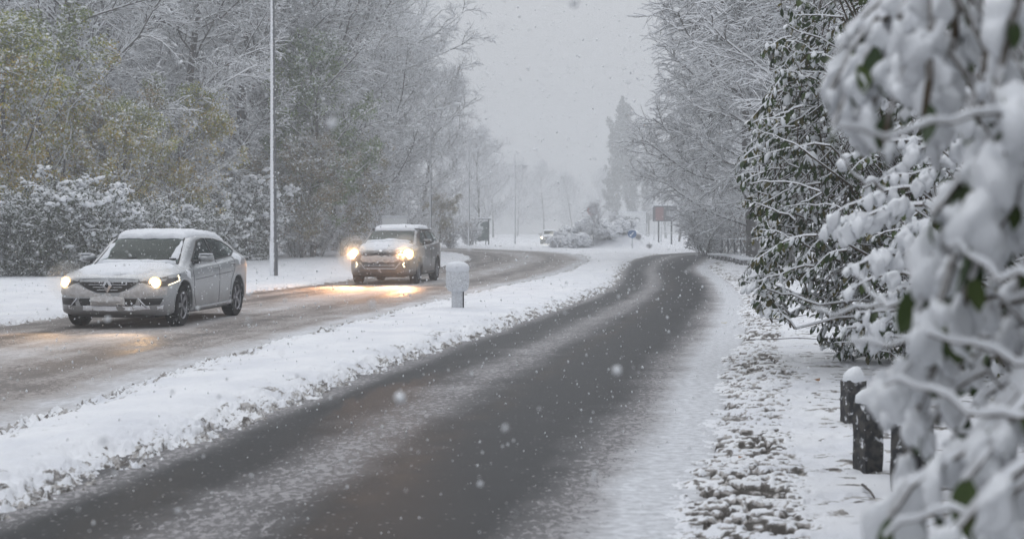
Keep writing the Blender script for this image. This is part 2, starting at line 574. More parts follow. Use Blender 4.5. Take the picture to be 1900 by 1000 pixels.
# ------------------------------------------------------------------ falling snow haze
hb = MB().box(-440, 440, -440, 440, -1.3, 34)
m_haze = bpy.data.materials.new('haze'); m_haze.use_nodes = True
k = N(m_haze); k.t.nodes.remove(k.b)
pv = k.n('ShaderNodeVolumePrincipled')
pv.inputs['Color'].default_value = (.80, .82, .84, 1)
pv.inputs['Density'].default_value = 0.0039
pv.inputs['Anisotropy'].default_value = 0.2
k.l(pv.outputs[0], [n for n in k.t.nodes if n.type == 'OUTPUT_MATERIAL'][0].inputs['Volume'])
haze = hb.build('haze', m_haze, kind='stuff')
haze['label'] = 'pale haze of falling snow filling the air'
# ================================================================== TREES AND SHRUBS
rng = np.random.default_rng(5)
m_bark = snow_over('snowy_bark', (.045, .041, .038), -.30, .10, 5.0, .75, .85, base2=(.095, .085, .075))
m_trunk = snow_over('trunk_bark', (.055, .047, .042), .0, .35, 2.2, 1.0, .9, base2=(.09, .08, .07))
m_leafy = snow_over('snowy_leaves', (.08, .1, .04), .55, .85, 4.0, .5, .6, attr='tint')
m_lump = mat('snow_lumps', SNOW[:3], .75, spec=.3)


def rnd_perp(d, r):
    a = np.array([r.normal(), r.normal(), r.normal()])
    a -= d * a.dot(d)
    return a / (np.linalg.norm(a) + 1e-9)


def grow(seed, h, levels, trunk_r=.22, trunk_lean=(0, 0), crown_lo=.12, twig_r=.012):
    """levels: list of dicts n, len, ang, seg, bend, up, taper for level 1.. ; returns trunk polyline and twig segments per level"""
    r = np.random.default_rng(seed)
    pts = [np.array([0., 0., 0.])]
    d = np.array([trunk_lean[0], trunk_lean[1], 1.]); d /= np.linalg.norm(d)
    n = 12
    for i in range(n):
        d = d + r.normal(0, .05, 3); d /= np.linalg.norm(d)
        pts.append(pts[-1] + d * h / n)
    trunk = np.array(pts)
    tr = trunk_r * (1 - np.linspace(0, 1, n + 1)) ** .8 + .015
    segs = []            # (p0, p1, r0, r1, level)
    cur = [(trunk, tr, 0)]
    tips = []
    for li, L in enumerate(levels):
        nxt = []
        for (poly, rad_, _) in cur:
            m = len(poly) - 1
            cnt = L['n'] if not L.get('per_m') else max(2, int(L['per_m'] * np.linalg.norm(poly[-1] - poly[0])))
            for c in range(cnt):
                lo = crown_lo if li == 0 else .12
                t = lo + (1 - lo) * ((c + r.random()) / cnt)
                f = t * m; i = min(int(f), m - 1); w = f - i
                p = poly[i] * (1 - w) + poly[i + 1] * w
                pr = rad_[i] * (1 - w) + rad_[i + 1] * w
                ax = poly[i + 1] - poly[i]; ax = ax / (np.linalg.norm(ax) + 1e-9)
                if li == 0:
                    az = c * 2.399 + r.normal(0, .4)
                    side = np.array([math.cos(az), math.sin(az), 0.])
                    prof = L['prof'](t)
                else:
                    side = rnd_perp(ax, r)
                    if r.random() < .75: side[2] *= .45
                    prof = 1 - .45 * t
                a = math.radians(L['ang'] + r.normal(0, 9))
                dd = ax * math.cos(a) + side * math.sin(a); dd /= np.linalg.norm(dd)
                ln = L['len'] * prof * (.7 + .6 * r.random())
                k = L['seg']; q = [p]
                r0 = max(min(pr * .75, L['r']), .006)
                for s in range(k):
                    dd = dd + r.normal(0, L['bend'], 3) + np.array([0, 0, L['up'] * (1 if not L.get('droop') else (1 - 2.2 * s / k))])
                    dd /= np.linalg.norm(dd)
                    q.append(q[-1] + dd * ln / k)
                q = np.array(q); rr = np.linspace(r0, max(r0 * .45, twig_r * .6), k + 1)
                for s in range(k): segs.append((q[s], q[s + 1], rr[s], rr[s + 1], li))
                nxt.append((q, rr, li))
        cur = nxt
    return trunk, tr, segs, cur


def prisms(segs, seed=0, spread=1.0, snow=.0):
    """Four-sided sticks, ridge up, so that snow lies on the two upper faces."""
    P0 = np.array([s[0] for s in segs]); P1 = np.array([s[1] for s in segs])
    r0 = np.array([s[2] for s in segs]); r1 = np.array([s[3] for s in segs])
    d = P1 - P0; d /= (np.linalg.norm(d, axis=1, keepdims=True) + 1e-9)
    up = np.tile([0, 0, 1.], (len(d), 1))
    a = np.cross(d, up); la = np.linalg.norm(a, axis=1, keepdims=True)
    a = np.where(la < .05, [[1., 0, 0]], a / np.maximum(la, 1e-6))
    b = np.cross(a, d); b *= np.where(b[:, 2:] < 0, -1, 1)
    hz = np.clip(np.linalg.norm(d[:, :2], axis=1), 0, 1)          # level twigs carry more snow
    V = []
    for P, rr in ((P0, r0), (P1, r1)):
        th = (rr + snow * hz)[:, None]
        V += [P + a * rr[:, None] * spread, P + b * th, P - a * rr[:, None] * spread, P - b * rr[:, None]]
    V = np.stack(V, 1).reshape(-1, 3)
    n = len(P0); o = np.arange(n)[:, None] * 8
    F = np.concatenate([o + np.array([[i, (i + 1) % 4, 4 + (i + 1) % 4, 4 + i]]) for i in range(4)])
    return V, F


def scatter(tv, tf, M, T):
    """tv (k,3) template, tf (f,c) faces; M (n,3,3), T (n,3) -> merged arrays"""
    V = np.einsum('nij,kj->nki', M, tv) + T[:, None, :]
    F = tf[None] + (np.arange(len(T)) * len(tv))[:, None, None]
    return V.reshape(-1, 3), F.reshape(-1, tf.shape[1])


def rand_rot(n, r, tilt=1.0):
    """random frames: x along the leaf, z its upper side; tilt 0 keeps z up"""
    az = r.random(n) * 2 * PI
    x = np.stack([np.cos(az), np.sin(az), -r.random(n) * tilt], 1)
    x /= np.linalg.norm(x, axis=1, keepdims=True)
    z = np.stack([r.normal(0, .75 * tilt, n), r.normal(0, .75 * tilt, n), np.ones(n)], 1)
    y = np.cross(z, x); y /= np.linalg.norm(y, axis=1, keepdims=True)
    z = np.cross(x, y)
    return np.stack([x, y, z], 2)


LEAF_V = np.array([[0, 0, 0], [.45, -.24, -.03], [1, 0, -.14], [.45, .24, -.03]], float)
LEAF_F = np.array([[0, 1, 2, 3]])
_t = (1 + 5 ** .5) / 2
ICO_V = np.array([(-1, _t, 0), (1, _t, 0), (-1, -_t, 0), (1, -_t, 0), (0, -1, _t), (0, 1, _t), (0, -1, -_t), (0, 1, -_t), (_t, 0, -1), (_t, 0, 1), (-_t, 0, -1), (-_t, 0, 1)]) / math.hypot(1, _t)
ICO_F = np.array([(0, 11, 5), (0, 5, 1), (0, 1, 7), (0, 7, 10), (0, 10, 11), (1, 5, 9), (5, 11, 4), (11, 10, 2), (10, 7, 6), (7, 1, 8), (3, 9, 4), (3, 4, 2), (3, 2, 6), (3, 6, 8), (3, 8, 9), (4, 9, 5), (2, 4, 11), (6, 2, 10), (8, 6, 7), (9, 8, 1)])


def tint_cols(n, pal, r):
    c = np.array(pal)[r.integers(0, len(pal), n)]
    return np.clip(c * (.65 + .7 * r.random((n, 1))), 0, 1)


def make_tree(name, seed, h, levels, trunk_r, leaves=0, pal=None, leaf=.09, lumps=0, lump=.08, twig=.012, lean=(0, 0), lo=.12, snow=.0, leaf_lo=0., leaf_clump=True):
    trunk, tr, segs, last = grow(seed, h, levels, trunk_r, lean, lo, twig)
    r = np.random.default_rng(seed + 100)
    root = empty(name)
    mb = MB(); mb.tube([tuple(p) for p in trunk], list(tr), n=8)
    tk = mb.build('trunk', m_trunk, root, smooth=True)
    V, F = prisms(segs, snow=snow)
    crown = link('crown', np_mesh('crown', V, F, smooth=False), m_bark, root)
    tips = np.concatenate([q[1:] for q, _, _ in last])
    if leaves:
        # foliage sits in clumps, the rest of the crown stays bare
        nz_ = noise2(tips[:, 0] * .55 + tips[:, 2] * .3, tips[:, 1] * .55 + tips[:, 2] * .6, seed)
        w = np.where(nz_ > .45, 1.0, .12) if leaf_clump else np.ones(len(tips))
        w = w * (tips[:, 2] >= leaf_lo); w /= w.sum()
        id_ = r.choice(len(tips), leaves, p=w)
        T = tips[id_] + r.normal(0, .10, (leaves, 3))
        s = leaf * (.6 + .8 * r.random(leaves))
        Mx = rand_rot(leaves, r, 1.2) * s[:, None, None]
        V, F = scatter(LEAF_V, LEAF_F, Mx, T)
        zone = (noise2(T[:, 0] * .4 + 9, T[:, 2] * .5 + T[:, 1] * .3, seed + 5) * len(pal) * .999).astype(int)
        zone = np.clip((zone + r.integers(-1, 2, leaves)), 0, len(pal) - 1)
        cols = np.clip(np.array(pal)[zone] * (.6 + .8 * r.random((leaves, 1))), 0, 1)
        lf = link('foliage', np_mesh('foliage', V, F, attrs={'tint': np.repeat(cols, 4, 0)}, smooth=False), m_leafy, root)
        lf['kind'] = 'stuff'
    if lumps:
        wl_ = (tips[:, 2] / tips[:, 2].max()).clip(0, 1) ** (2.5 if name.endswith('shrub') else 0); wl_ /= wl_.sum(); id_ = r.choice(len(tips), lumps, p=wl_)
        T = tips[id_] + np.array([0, 0, .01]); s = lump * (.35 + .9 * r.random(lumps) ** 2)
        Mx = rand_rot(lumps, r, .7) * s[:, None, None]
        V, F = scatter(ICO_V * np.array([1.3, .8, .45]), ICO_F, Mx, T)
        lf = link('snow_load', np_mesh('snow_load', V, F), m_lump, root)
        lf['kind'] = 'stuff'
    return root


prof_tree = lambda t: (.55 + .9 * math.sin(PI * min(1, t * .95 + .08))) * (1 if t < .8 else 1 - 2.6 * (t - .8))
prof_pop = lambda t: .55 + .5 * math.sin(PI * t)
prof_bush = lambda t: 1.0
OLIVE = [(.13, .18, .03), (.22, .25, .03), (.38, .35, .04), (.46, .31, .04)]
GREEN = [(.10, .17, .045), (.15, .23, .055), (.20, .27, .06)]
OCHRE = [(.17, .16, .05), (.25, .20, .06), (.28, .17, .06), (.13, .14, .05)]
RUST = [(.15, .07, .035), (.12, .06, .035), (.10, .07, .04)]

big_a = make_tree('bare_tree', 11, 21, [dict(n=42, len=5.2, ang=58, seg=6, bend=.16, up=.05, r=.06, prof=prof_tree), dict(n=15, len=2.2, ang=48, seg=4, bend=.2, up=.0, r=.028), dict(n=15, len=.95, ang=48, seg=3, bend=.28, up=-.05, r=.012)], .25, lumps=1500, lump=.10, snow=.022)
big_b = make_tree('bare_tree', 12, 19, [dict(n=38, len=5.6, ang=54, seg=7, bend=.18, up=.05, r=.07, prof=prof_tree), dict(n=15, len=2.3, ang=52, seg=4, bend=.22, up=-.02, r=.03), dict(n=15, len=.95, ang=48, seg=3, bend=.28, up=-.06, r=.012)], .27, lumps=1500, lump=.1, lean=(.16, -.05), snow=.022)
leafy_c = make_tree('leafy_tree', 13, 9.5, [dict(n=26, len=2.9, ang=52, seg=5, bend=.18, up=.05, r=.045, prof=prof_tree), dict(n=10, len=1.3, ang=46, seg=4, bend=.22, up=-.02, r=.016), dict(n=8, len=.6, ang=45, seg=3, bend=.25, up=-.08, r=.009)], .13, leaves=26000, pal=OLIVE, leaf=.13, lumps=1500, lump=.10, snow=.012, lo=.06)
leafy_d = make_tree('leafy_tree', 14, 8.0, [dict(n=24, len=2.9, ang=56, seg=5, bend=.2, up=.05, r=.045, prof=prof_tree), dict(n=10, len=1.3, ang=46, seg=4, bend=.22, up=-.02, r=.016), dict(n=8, len=.6, ang=45, seg=3, bend=.25, up=-.08, r=.009)], .12, leaves=24000, pal=OCHRE, leaf=.13, lumps=900, lump=.09, snow=.014, lo=.04)
green_e = make_tree('leafy_tree', 15, 12, [dict(n=26, len=2.8, ang=50, seg=5, bend=.15, up=.05, r=.05, prof=prof_tree), dict(n=10, len=1.3, ang=46, seg=4, bend=.2, up=-.02, r=.016), dict(n=7, len=.6, ang=45, seg=3, bend=.25, up=-.05, r=.009)], .16, leaves=38000, pal=GREEN, leaf=.14, lumps=700, lump=.12, snow=.010, lo=.1)
shrub_f = make_tree('snowy_shrub', 16, 1.5, [dict(n=26, len=1.9, ang=38, seg=6, bend=.13, up=.16, droop=True, r=.022, prof=prof_bush), dict(n=9, len=.75, ang=42, seg=4, bend=.2, up=-.04, r=.011), dict(n=6, len=.3, ang=45, seg=2, bend=.2, up=-.05, r=.008)], .04, leaves=13000, pal=[(.03, .045, .018), (.045, .06, .022)], leaf=.08, lumps=1500, lump=.105, snow=.018, lo=.02, leaf_clump=False)
shrub_g = make_tree('arching_shrub', 17, 1.2, [dict(n=30, len=2.9, ang=30, seg=8, bend=.10, up=.16, droop=True, r=.022, prof=prof_bush), dict(n=12, len=.9, ang=36, seg=4, bend=.15, up=-.10, r=.011), dict(n=6, len=.35, ang=40, seg=2, bend=.2, up=-.1, r=.008)], .04, lumps=1500, lump=.07, snow=.022, lo=.02)
poplar = make_tree('poplar_tree', 18, 24, [dict(n=60, len=5.0, ang=20, seg=5, bend=.08, up=.1, r=.05, prof=prof_pop), dict(n=9, len=1.5, ang=30, seg=3, bend=.15, up=.08, r=.02), dict(n=7, len=.7, ang=38, seg=2, bend=.2, up=.02, r=.012)], .35, leaves=46000, pal=[(.04, .05, .035)], leaf=.32, leaf_clump=False, snow=.004)
shrub_r = make_tree('rusty_shrub', 19, 1.6, [dict(n=24, len=1.7, ang=42, seg=5, bend=.15, up=.1, droop=True, r=.02, prof=prof_bush), dict(n=9, len=.7, ang=42, seg=3, bend=.2, up=-.04, r=.011), dict(n=5, len=.3, ang=45, seg=2, bend=.2, up=-.05, r=.008)], .04, leaves=4000, pal=RUST, leaf=.09, lumps=700, lump=.09, snow=.012, lo=.02, leaf_clump=False)

big_h = make_tree('spreading_tree', 21, 16, [dict(n=36, len=6.6, ang=66, seg=8, bend=.13, up=.04, droop=True, r=.07, prof=lambda t: 1.15 - .75 * t), dict(n=18, len=2.3, ang=48, seg=4, bend=.2, up=-.03, r=.028), dict(n=14, len=1.0, ang=48, seg=3, bend=.28, up=-.08, r=.012)], .28, lumps=1200, lump=.08, snow=.022, lo=.10)
shrub_w = make_tree('snow_mound_shrub', 23, .7, [dict(n=22, len=1.0, ang=52, seg=5, bend=.15, up=.12, droop=True, r=.018, prof=prof_bush), dict(n=8, len=.5, ang=42, seg=3, bend=.2, up=-.04, r=.010), dict(n=5, len=.25, ang=45, seg=2, bend=.2, up=-.05, r=.007)], .03, leaves=700, pal=GREEN, leaf=.07, lumps=3200, lump=.15, snow=.02, lo=.02, leaf_clump=False)
protos = {'W': shrub_w, 'H': big_h, 'A': big_a, 'B': big_b, 'C': leafy_c, 'D': leafy_d, 'E': green_e, 'F': shrub_f, 'G': shrub_g, 'P': poplar, 'R': shrub_r}
used = set()


def plant(kind, x, y, s=1.0, rz=0.0, label=None, group=None, cat=None, z=None, name=None):
    p = protos[kind]
    if kind in used: o = copy_tree(p)
    else: used.add(kind); o = p
    o.location = (x, y, (ground_z(x, y) if z is None else z) - ((.6 if group != 'shrubs planted on the roundabout' else .42) * s if kind in 'FGRW' else .05))
    o.rotation_euler = (0, 0, rz); o.scale = (s, s, s) if group != 'shrubs planted on the roundabout' else (s * 1.1, s * 1.1, s * .95)
    tag(o, label, cat or ('shrub' if kind in 'FGRW' else 'tree'), group)
    return o


def PX(px, Y): return (px - 950) / F_PX * Y


trees = random.Random(3)
WG = 'snow covered trees of the roadside wood'
# tall bare trees of the wood, px = column in the photograph, Y = distance
wood = [('A', -60, 62, 1.0), ('B', 60, 66, 1.02), ('A', 170, 60, .95), ('B', 250, 74, 1.0), ('A', 330, 68, 1.0), ('B', 420, 82, 1.05), ('A', 500, 88, 1.05),
        ('B', 560, 80, .9), ('A', 620, 96, 1.0), ('B', 655, 104, 1.05), ('A', 712, 100, .84), ('A', 30, 84, 1.1), ('B', 370, 100, 1.1), ('A', 580, 118, 1.15), ('B', -180, 70, 1.), ('A', -300, 64, 1.),
        ('A', 783, 122, .70), ('B', 655, 126, 1.1), ('A', 672, 96, 1.0), ('H', 575, 90, 1.0), ('H', 450, 76, 1.2), ('H', 100, 72, 1.3)]
wl = ['tall bare snowy tree behind the dark hedge, at the left border of the photo', 'snow dusted bare tree rising over the olive tree left of the parked hedge', 'bare tree with dark leaning stems high above the olive leaves',
      'bare snowy tree between the leaning dark stems and the thick dark trunk', 'tall tree with a thick dark trunk left of the nearest lamp post', 'frosted bare tree right behind the nearest lamp post',
      'bare tree with white twigs just right of the nearest lamp post', 'snowy bare tree above the green crowned tree', 'tall greyish white tree straight above the second car', 'wide frosted tree forming the upper right flank of the wood',
      'snowy tree whose crown ends the wood against the sky', 'hazy tall tree seen through gaps behind the olive tree', 'hazy tall tree deep behind the thick dark trunk', 'very pale tall tree behind the green crowned tree', 'bare snowy tree beyond the left border beside the road',
      'bare snowy tree farthest out beyond the left border', 'lower hazy tree behind the thin far lamp posts, lowest crown of the wood', 'pale tall tree deep in the wood above the second car', 'frosted tall tree whose right side makes the upper edge of the wood', 'broad frosted tree above the second car', 'broad frosted tree left of the nearest lamp post', 'broad snowy tree behind the yellow green tree']
for (kd, px, Y, s), lab in zip(wood, wl):
    plant(kd, PX(px, Y), Y, s, trees.random() * 6.28, lab, WG)
small = [('C', 40, 50, .85, 'olive leaved tree with yellow patches at the left edge of the wood'), ('C', 130, 54, .95, 'olive and ochre tree above the snow loaded dark hedge'), ('D', 215, 58, .8, 'low ochre leaved tree between olive tree and silver car roof'),
         ('C', 300, 60, .75, 'low olive tree straight above the roof of the silver car'), ('F', 420, 66, 1.6, 'round snow capped bush top beside the thick dark trunk'), ('E', 580, 74, .92, 'tree with green crown halfway up the wood, between lamp post and second car'),
         ('D', 560, 72, .72, 'yellowish leaved tree low beside the nearest lamp post'), ('D', 635, 77, .8, 'yellow brown tree low down left above the second car'), ('C', -60, 48, .9, 'olive tree standing just beyond the left border'), ('D', 480, 72, .62, 'low ochre bushy tree just left of the nearest lamp post'),
         ('D', 815, 112, .5, 'small yellowish tree between the second and third lamp posts'), ('C', 240, 52, .6, 'short olive tree rising right behind the hedge gap')]
for kd, px, Y, s, lab in small:
    plant(kd, PX(px, Y), Y, s, trees.random() * 6.28, lab, 'small leafy trees along the wood edge' if kd != 'F' else None)
hedge = [(-40, 43.5, 1.0), (25, 44, .95), (85, 44.5, 1.05), (140, 45, 1.2), (190, 46.5, .95), (235, 48, 1.0), (290, 51, .95), (335, 53, 1.0), (385, 57, .9), (-110, 43, 1.0)]
hl = ['dark leaved snowy hedge bush second from the left border', 'snowy hedge bush with dark leaves beside the left border', 'dense dark hedge bush left of the highest snow cap', 'hedge bush with the big white snow cap left of the silver car',
      'hedge bush beside the silver car bonnet, right of the big snow cap', 'snow topped hedge bush behind the silver car windscreen', 'snow capped bush right behind the silver car roof', 'snowy bush behind the rear end of the silver car',
      'snowy bush between silver car and nearest lamp post', 'hedge bush beyond the left border of the photo']
for (px, Y, s), lab in zip(hedge, hl):
    o = plant('F', PX(px, Y), Y, s, trees.random() * 6.28, lab, 'snow loaded bushes of the roadside hedge')
    if px in (85, 235, 335, 25):
        for ch in list(o.children):
            if ch.name.startswith('snow_load'): bpy.data.objects.remove(ch)
arch = [(440, 68, .9), (480, 70, .8), (545, 74, .85), (590, 76, .95), (640, 80, .95), (720, 92, 1.25), (755, 98, .9), (690, 88, .8), (785, 104, .8), (835, 114, .8), (870, 128, .8)]
al = ['white arching bush just left of the nearest lamp post foot', 'low drooping white bush touching the nearest lamp post from behind', 'arching white bush right of the nearest lamp post foot', 'drooping snowy bush between nearest lamp post and second car',
      'arching snowy bush just left of the second car', 'tall steep white arching bush directly behind the second car roof', 'drooping white bush right behind the second car', 'low snowy bush hidden by the second car bonnet side', 'white arching bush by the second lamp post',
      'pale drooping bush between second and third lamp posts', 'hazy low bush at the foot of the third lamp post']
for (px, Y, s), lab in zip(arch, al):
    plant('G', PX(px, Y), Y, s, trees.random() * 6.28, lab, 'white arching bushes at the wood edge')
# right hand side behind the laurel
rt = [('H', 1395, 68, .98, 3.3, 'snow covered tree whose feathery left edge ends against the sky above the hoardings'), ('H', 1462, 62, 1.12, 2.2, 'broad snow covered tree reaching out over the road from the right'), ('H', 1400, 80, 1.12, .6, 'snowy tree behind the broad tree on the right side of the road'), ('H', 1640, 50, 1.0, 1.2, 'snow covered tree behind the large green leaved bush'),
      ('H', 1760, 60, 1., 4.0, 'snowy bare tree hidden behind the blurred near branches'), ('B', 1380, 104, .9, 5.1, 'hazy snowy tree above the hoardings'), ('A', 1880, 44, .9, 2.0, 'snowy bare tree at the right border behind the near branches')]
for kd, px, Y, s, rz, lab in rt:
    plant(kd, PX(px, Y), Y, s, rz, lab, 'snow covered trees on the right side of the road')
plant('P', PX(1143, 290), 290, 1.02, 0, 'tall narrow poplar fading in the haze beyond the roundabout', 'poplars in the haze')
plant('P', PX(1203, 300), 300, .66, 2, 'lower narrow poplar fading just right of the tall poplar', 'poplars in the haze')
plant('P', PX(1168, 295), 295, .92, 4, 'narrow poplar fading in the haze just left of the tallest poplar', 'poplars in the haze')
plant('G', PX(1310, 84), 84, 1.25, 1.0, 'white drooping bush beside the walking person', None)
for px, Y, s, lab in [(1345, 92, 1.1, 'rust leaved snowy bush behind the street name panel'), (1385, 84, 1.0, 'rust brown bush behind the railing next to the green bush'), (1310, 98, .9, 'rust coloured bush just right of the walking person')]:
    plant('R', PX(px, Y), Y, s, px, lab, 'rust coloured bushes behind the railing')
# far belt
FT = ['faint far tree just right of the last tree of the wood', 'faint far tree behind the free standing lamp post', 'palest far tree above the distant car', 'faint far tree above the left end of the roundabout', 'faint far tree right above the little roundabout tree',
      'faint tree behind the red poster hoarding', 'faint tree above the walking person', 'pale tree between the poplars and the broad right hand tree', 'faint tree behind the bus shelter', 'pale tall tree behind the last trees of the wood']
for i, (px, Y, s) in enumerate([(a, b * (1.35 if a < 1200 and a > 900 else 1), c * (1.3 if a < 1200 and a > 900 else 1)) for a, b, c in [(915, 190, .55), (960, 225, .62), (1010, 250, .62), (1065, 240, .55), (1105, 260, .6), (1260, 170, .5), (1300, 150, .52), (1235, 240, .7), (890, 170, .62), (860, 210, .9)]]):
    plant('AB'[i % 2], PX(px, Y), Y, s, i * 1.1, FT[i], 'faint trees beyond the roundabout')
# planting on the roundabout island
for px, Y, s, kd, lab in [(1072, 110, 1.0, 'W', 'small snow heaped shrub on the left part of the roundabout'), (1034, 112, .8, 'W', 'low snow shrub at the left end of the roundabout planting'), (1125, 111, 1.1, 'W', 'low snow shrub right of the little tree on the roundabout'),
                          (1155, 113, 1.0, 'W', 'low snow shrub left of the blue sign on the roundabout'), (1056, 115, 1.0, 'W', 'drooping little shrub on top of the roundabout'), (1092, 114, 1.1, 'W', 'spiky snow shrub under the small tree of the roundabout'),
                          (1185, 112, .2, 'R', 'small brownish shrub at the right foot of the roundabout'), (1140, 118, .4, 'G', 'drooping shrub at the rear of the roundabout'), (1205, 108, .15, 'R', 'tiny brown shrub beside the far bend of the road')]:
    plant(kd, PX(px, Y), Y, s, px, lab, 'shrubs planted on the roundabout')
plant('B', PX(1100, 110), 110, .17, 1, 'little snowy tree in the middle of the roundabout')

# unseen trees and hedge bushes added around the viewer to shade the near branches
for i, (x, y, s, kd) in enumerate([(4.5, -5.5, .55, 'H'), (8.5, 1.5, .62, 'H'), (1.0, -11, .7, 'H'), (11, -8, .8, 'A'), (10, 9, .7, 'H'), (16, 4, .9, 'A'), (-14, -12, .9, 'A'), (-19, 6, .9, 'B'), (-18, 24, .9, 'A'), (14, 16, .8, 'A')]):
    plant(kd, x, y, s, i * 2.1, ['added tree right behind the viewer beside the near bush', 'added tree standing just right of the near bush outside the frame', 'added tree behind the viewer at the roadside', 'added tall tree behind the viewer on the right', 'added tree right of the laurel bushes outside the frame',
          'added tall tree further right of the laurel bushes', 'added tall tree behind the viewer across the road', 'added tall tree left of the viewer across the road', 'added tall tree left of the silver car outside the frame', 'added tall tree behind the stone posts outside the frame'][i], 'unseen shade trees added around the viewpoint')
for i, (x, y, s) in enumerate([(3.0, .4, 1.0), (3.4, -1.8, 1.05), (4.2, 2.6, 1.1), (2.9, -4.0, 1.0), (5.6, 4.6, 1.1)]):
    plant('F', x, y, s, i * 1.3, ['added hedge bush right of the viewer', 'added hedge bush behind the viewer', 'added hedge bush behind the blurred near branches', 'farthest added hedge bush behind the viewer', 'added hedge bush right of the second stone post outside the frame'][i], 'unseen shade bushes added beside the viewpoint')
# ================================================================== BROAD LEAVED SHRUBS ON THE RIGHT
m_leaf = mat('laurel_leaf', (.045, .075, .02), .45, spec=.3)
k = N(m_leaf); ob = k.obj()
oi = k.n('ShaderNodeObjectInfo')
lc = k.mix(k.step(oi.outputs['Random'], .1, .95), (.022, .045, .010, 1), (.065, .095, .016, 1))
lc = k.mix(k.step(oi.outputs['Random'], .982, .986), lc, (.20, .11, .02, 1))
k.set('Base Color', lc)
m_leafs = mat('laurel_foliage', (.045, .075, .02), .5, spec=.25)
k = N(m_leafs); ob = k.obj()
f = k.step(k.math('MULTIPLY_ADD', k.math('SUBTRACT', k.noise(30, 2, .5, ob), .5), .7, k.nz()), .62, .85)
k.set('Base Color', k.mix(f, k.attr('tint', 'Color'), SNOW))
m_pad = mat('snow_pillow', (.83, .85, .88), .7, spec=.3)
k = N(m_pad); ob = k.obj()
k.bump(k.noise(55, 4, .6, ob), .35, .01)
m_stem = snow_over('laurel_stem', (.075, .055, .035), .05, .45, 20.0, .6, .8)


def subdiv_ico(n):
    bm = bmesh.new(); bmesh.ops.create_icosphere(bm, subdivisions=n, radius=1)
    bm.verts.index_update()
    v = np.array([x.co[:] for x in bm.verts]); f = np.array([[q.index for q in x.verts] for x in bm.faces]); bm.free()
    return v, f


def pad_shape(v, seed, lump=.34, flat=.35):
    """Snow pillow 1 long, lying on a leaf whose base is at 0 and that droops along +x."""
    r = np.random.default_rng(seed)
    ph = r.random(6) * 6.28
    n = 1 + lump * (np.sin(v[:, 0] * 3.1 + ph[0]) * np.cos(v[:, 1] * 3.7 + ph[1]) + .6 * np.sin(v[:, 0] * 6.2 + v[:, 2] * 5 + ph[2]) * np.sin(v[:, 1] * 6.6 + ph[3]))
    p = v * n[:, None]
    x = .48 + .50 * p[:, 0]
    wy = .27 * (1 - .25 * (p[:, 0]) ** 2) * p[:, 1]
    z = np.where(p[:, 2] > 0, .26 * p[:, 2], .26 * flat * .35 * p[:, 2]) + .01
    z = z - .14 * x * x
    return np.stack([x, wy, z], 1)


def leaf_mesh(nx=6, curl=.14):
    V, F = [], []
    for i in range(nx + 1):
        t = i / nx
        w = .25 * math.sin(PI * min(1, t * .97 + .02)) ** .75
        for j, s in enumerate((-1, -.5, 0, .5, 1)):
            V.append((t, s * w, -curl * t * t + abs(s) * w * .30))
    for i in range(nx):
        for j in range(4):
            a = i * 5 + j
            F.append((a, a + 5, a + 6, a + 1))
    return np.array(V), np.array(F)


LV, LF = leaf_mesh()
SV, SF = leaf_mesh(3)
sel = [i for i in range(len(SV)) if i % 5 in (0, 2, 4)]
mp = {a: b for b, a in enumerate(sel)}
SV3 = SV[sel]
SF3 = np.array([(i * 3 + j, (i + 1) * 3 + j, (i + 1) * 3 + j + 1, i * 3 + j + 1) for i in range(3) for j in range(2)])
I1V, I1F = subdiv_ico(2)
I2V, I2F = subdiv_ico(3)
leaf_me = np_mesh('leaf', LV, LF); leaf_me.materials.append(m_leaf)
pad_mes = []
for s_ in range(6):
    me = np_mesh('snow_pad', pad_shape(I2V, s_), I2F); me.materials.append(m_pad); pad_mes.append(me)


def frame(x, up, r, jit=.3):
    x = x / (np.linalg.norm(x) + 1e-9)
    u = np.array(up, float) + r.normal(0, jit, 3)
    y = np.cross(u, x); y /= (np.linalg.norm(y) + 1e-9)
    z = np.cross(x, y)
    return np.stack([x, y, z], 1)


def shoot(tip, inward, ln, r, arch=.30):
    """polyline from the tip back into the shrub"""
    tip = np.array(tip, float); inward = np.array(inward, float); inward /= np.linalg.norm(inward)
    n = 7; pts = []
    for i in range(n):
        t = i / (n - 1)
        p = tip + inward * ln * t + np.array([0, 0, arch * ln * math.sin(PI * .62 * t)]) + (r.normal(0, .02 * ln, 3) if 0 < i else 0)
        pts.append(p)
    return np.array(pts)


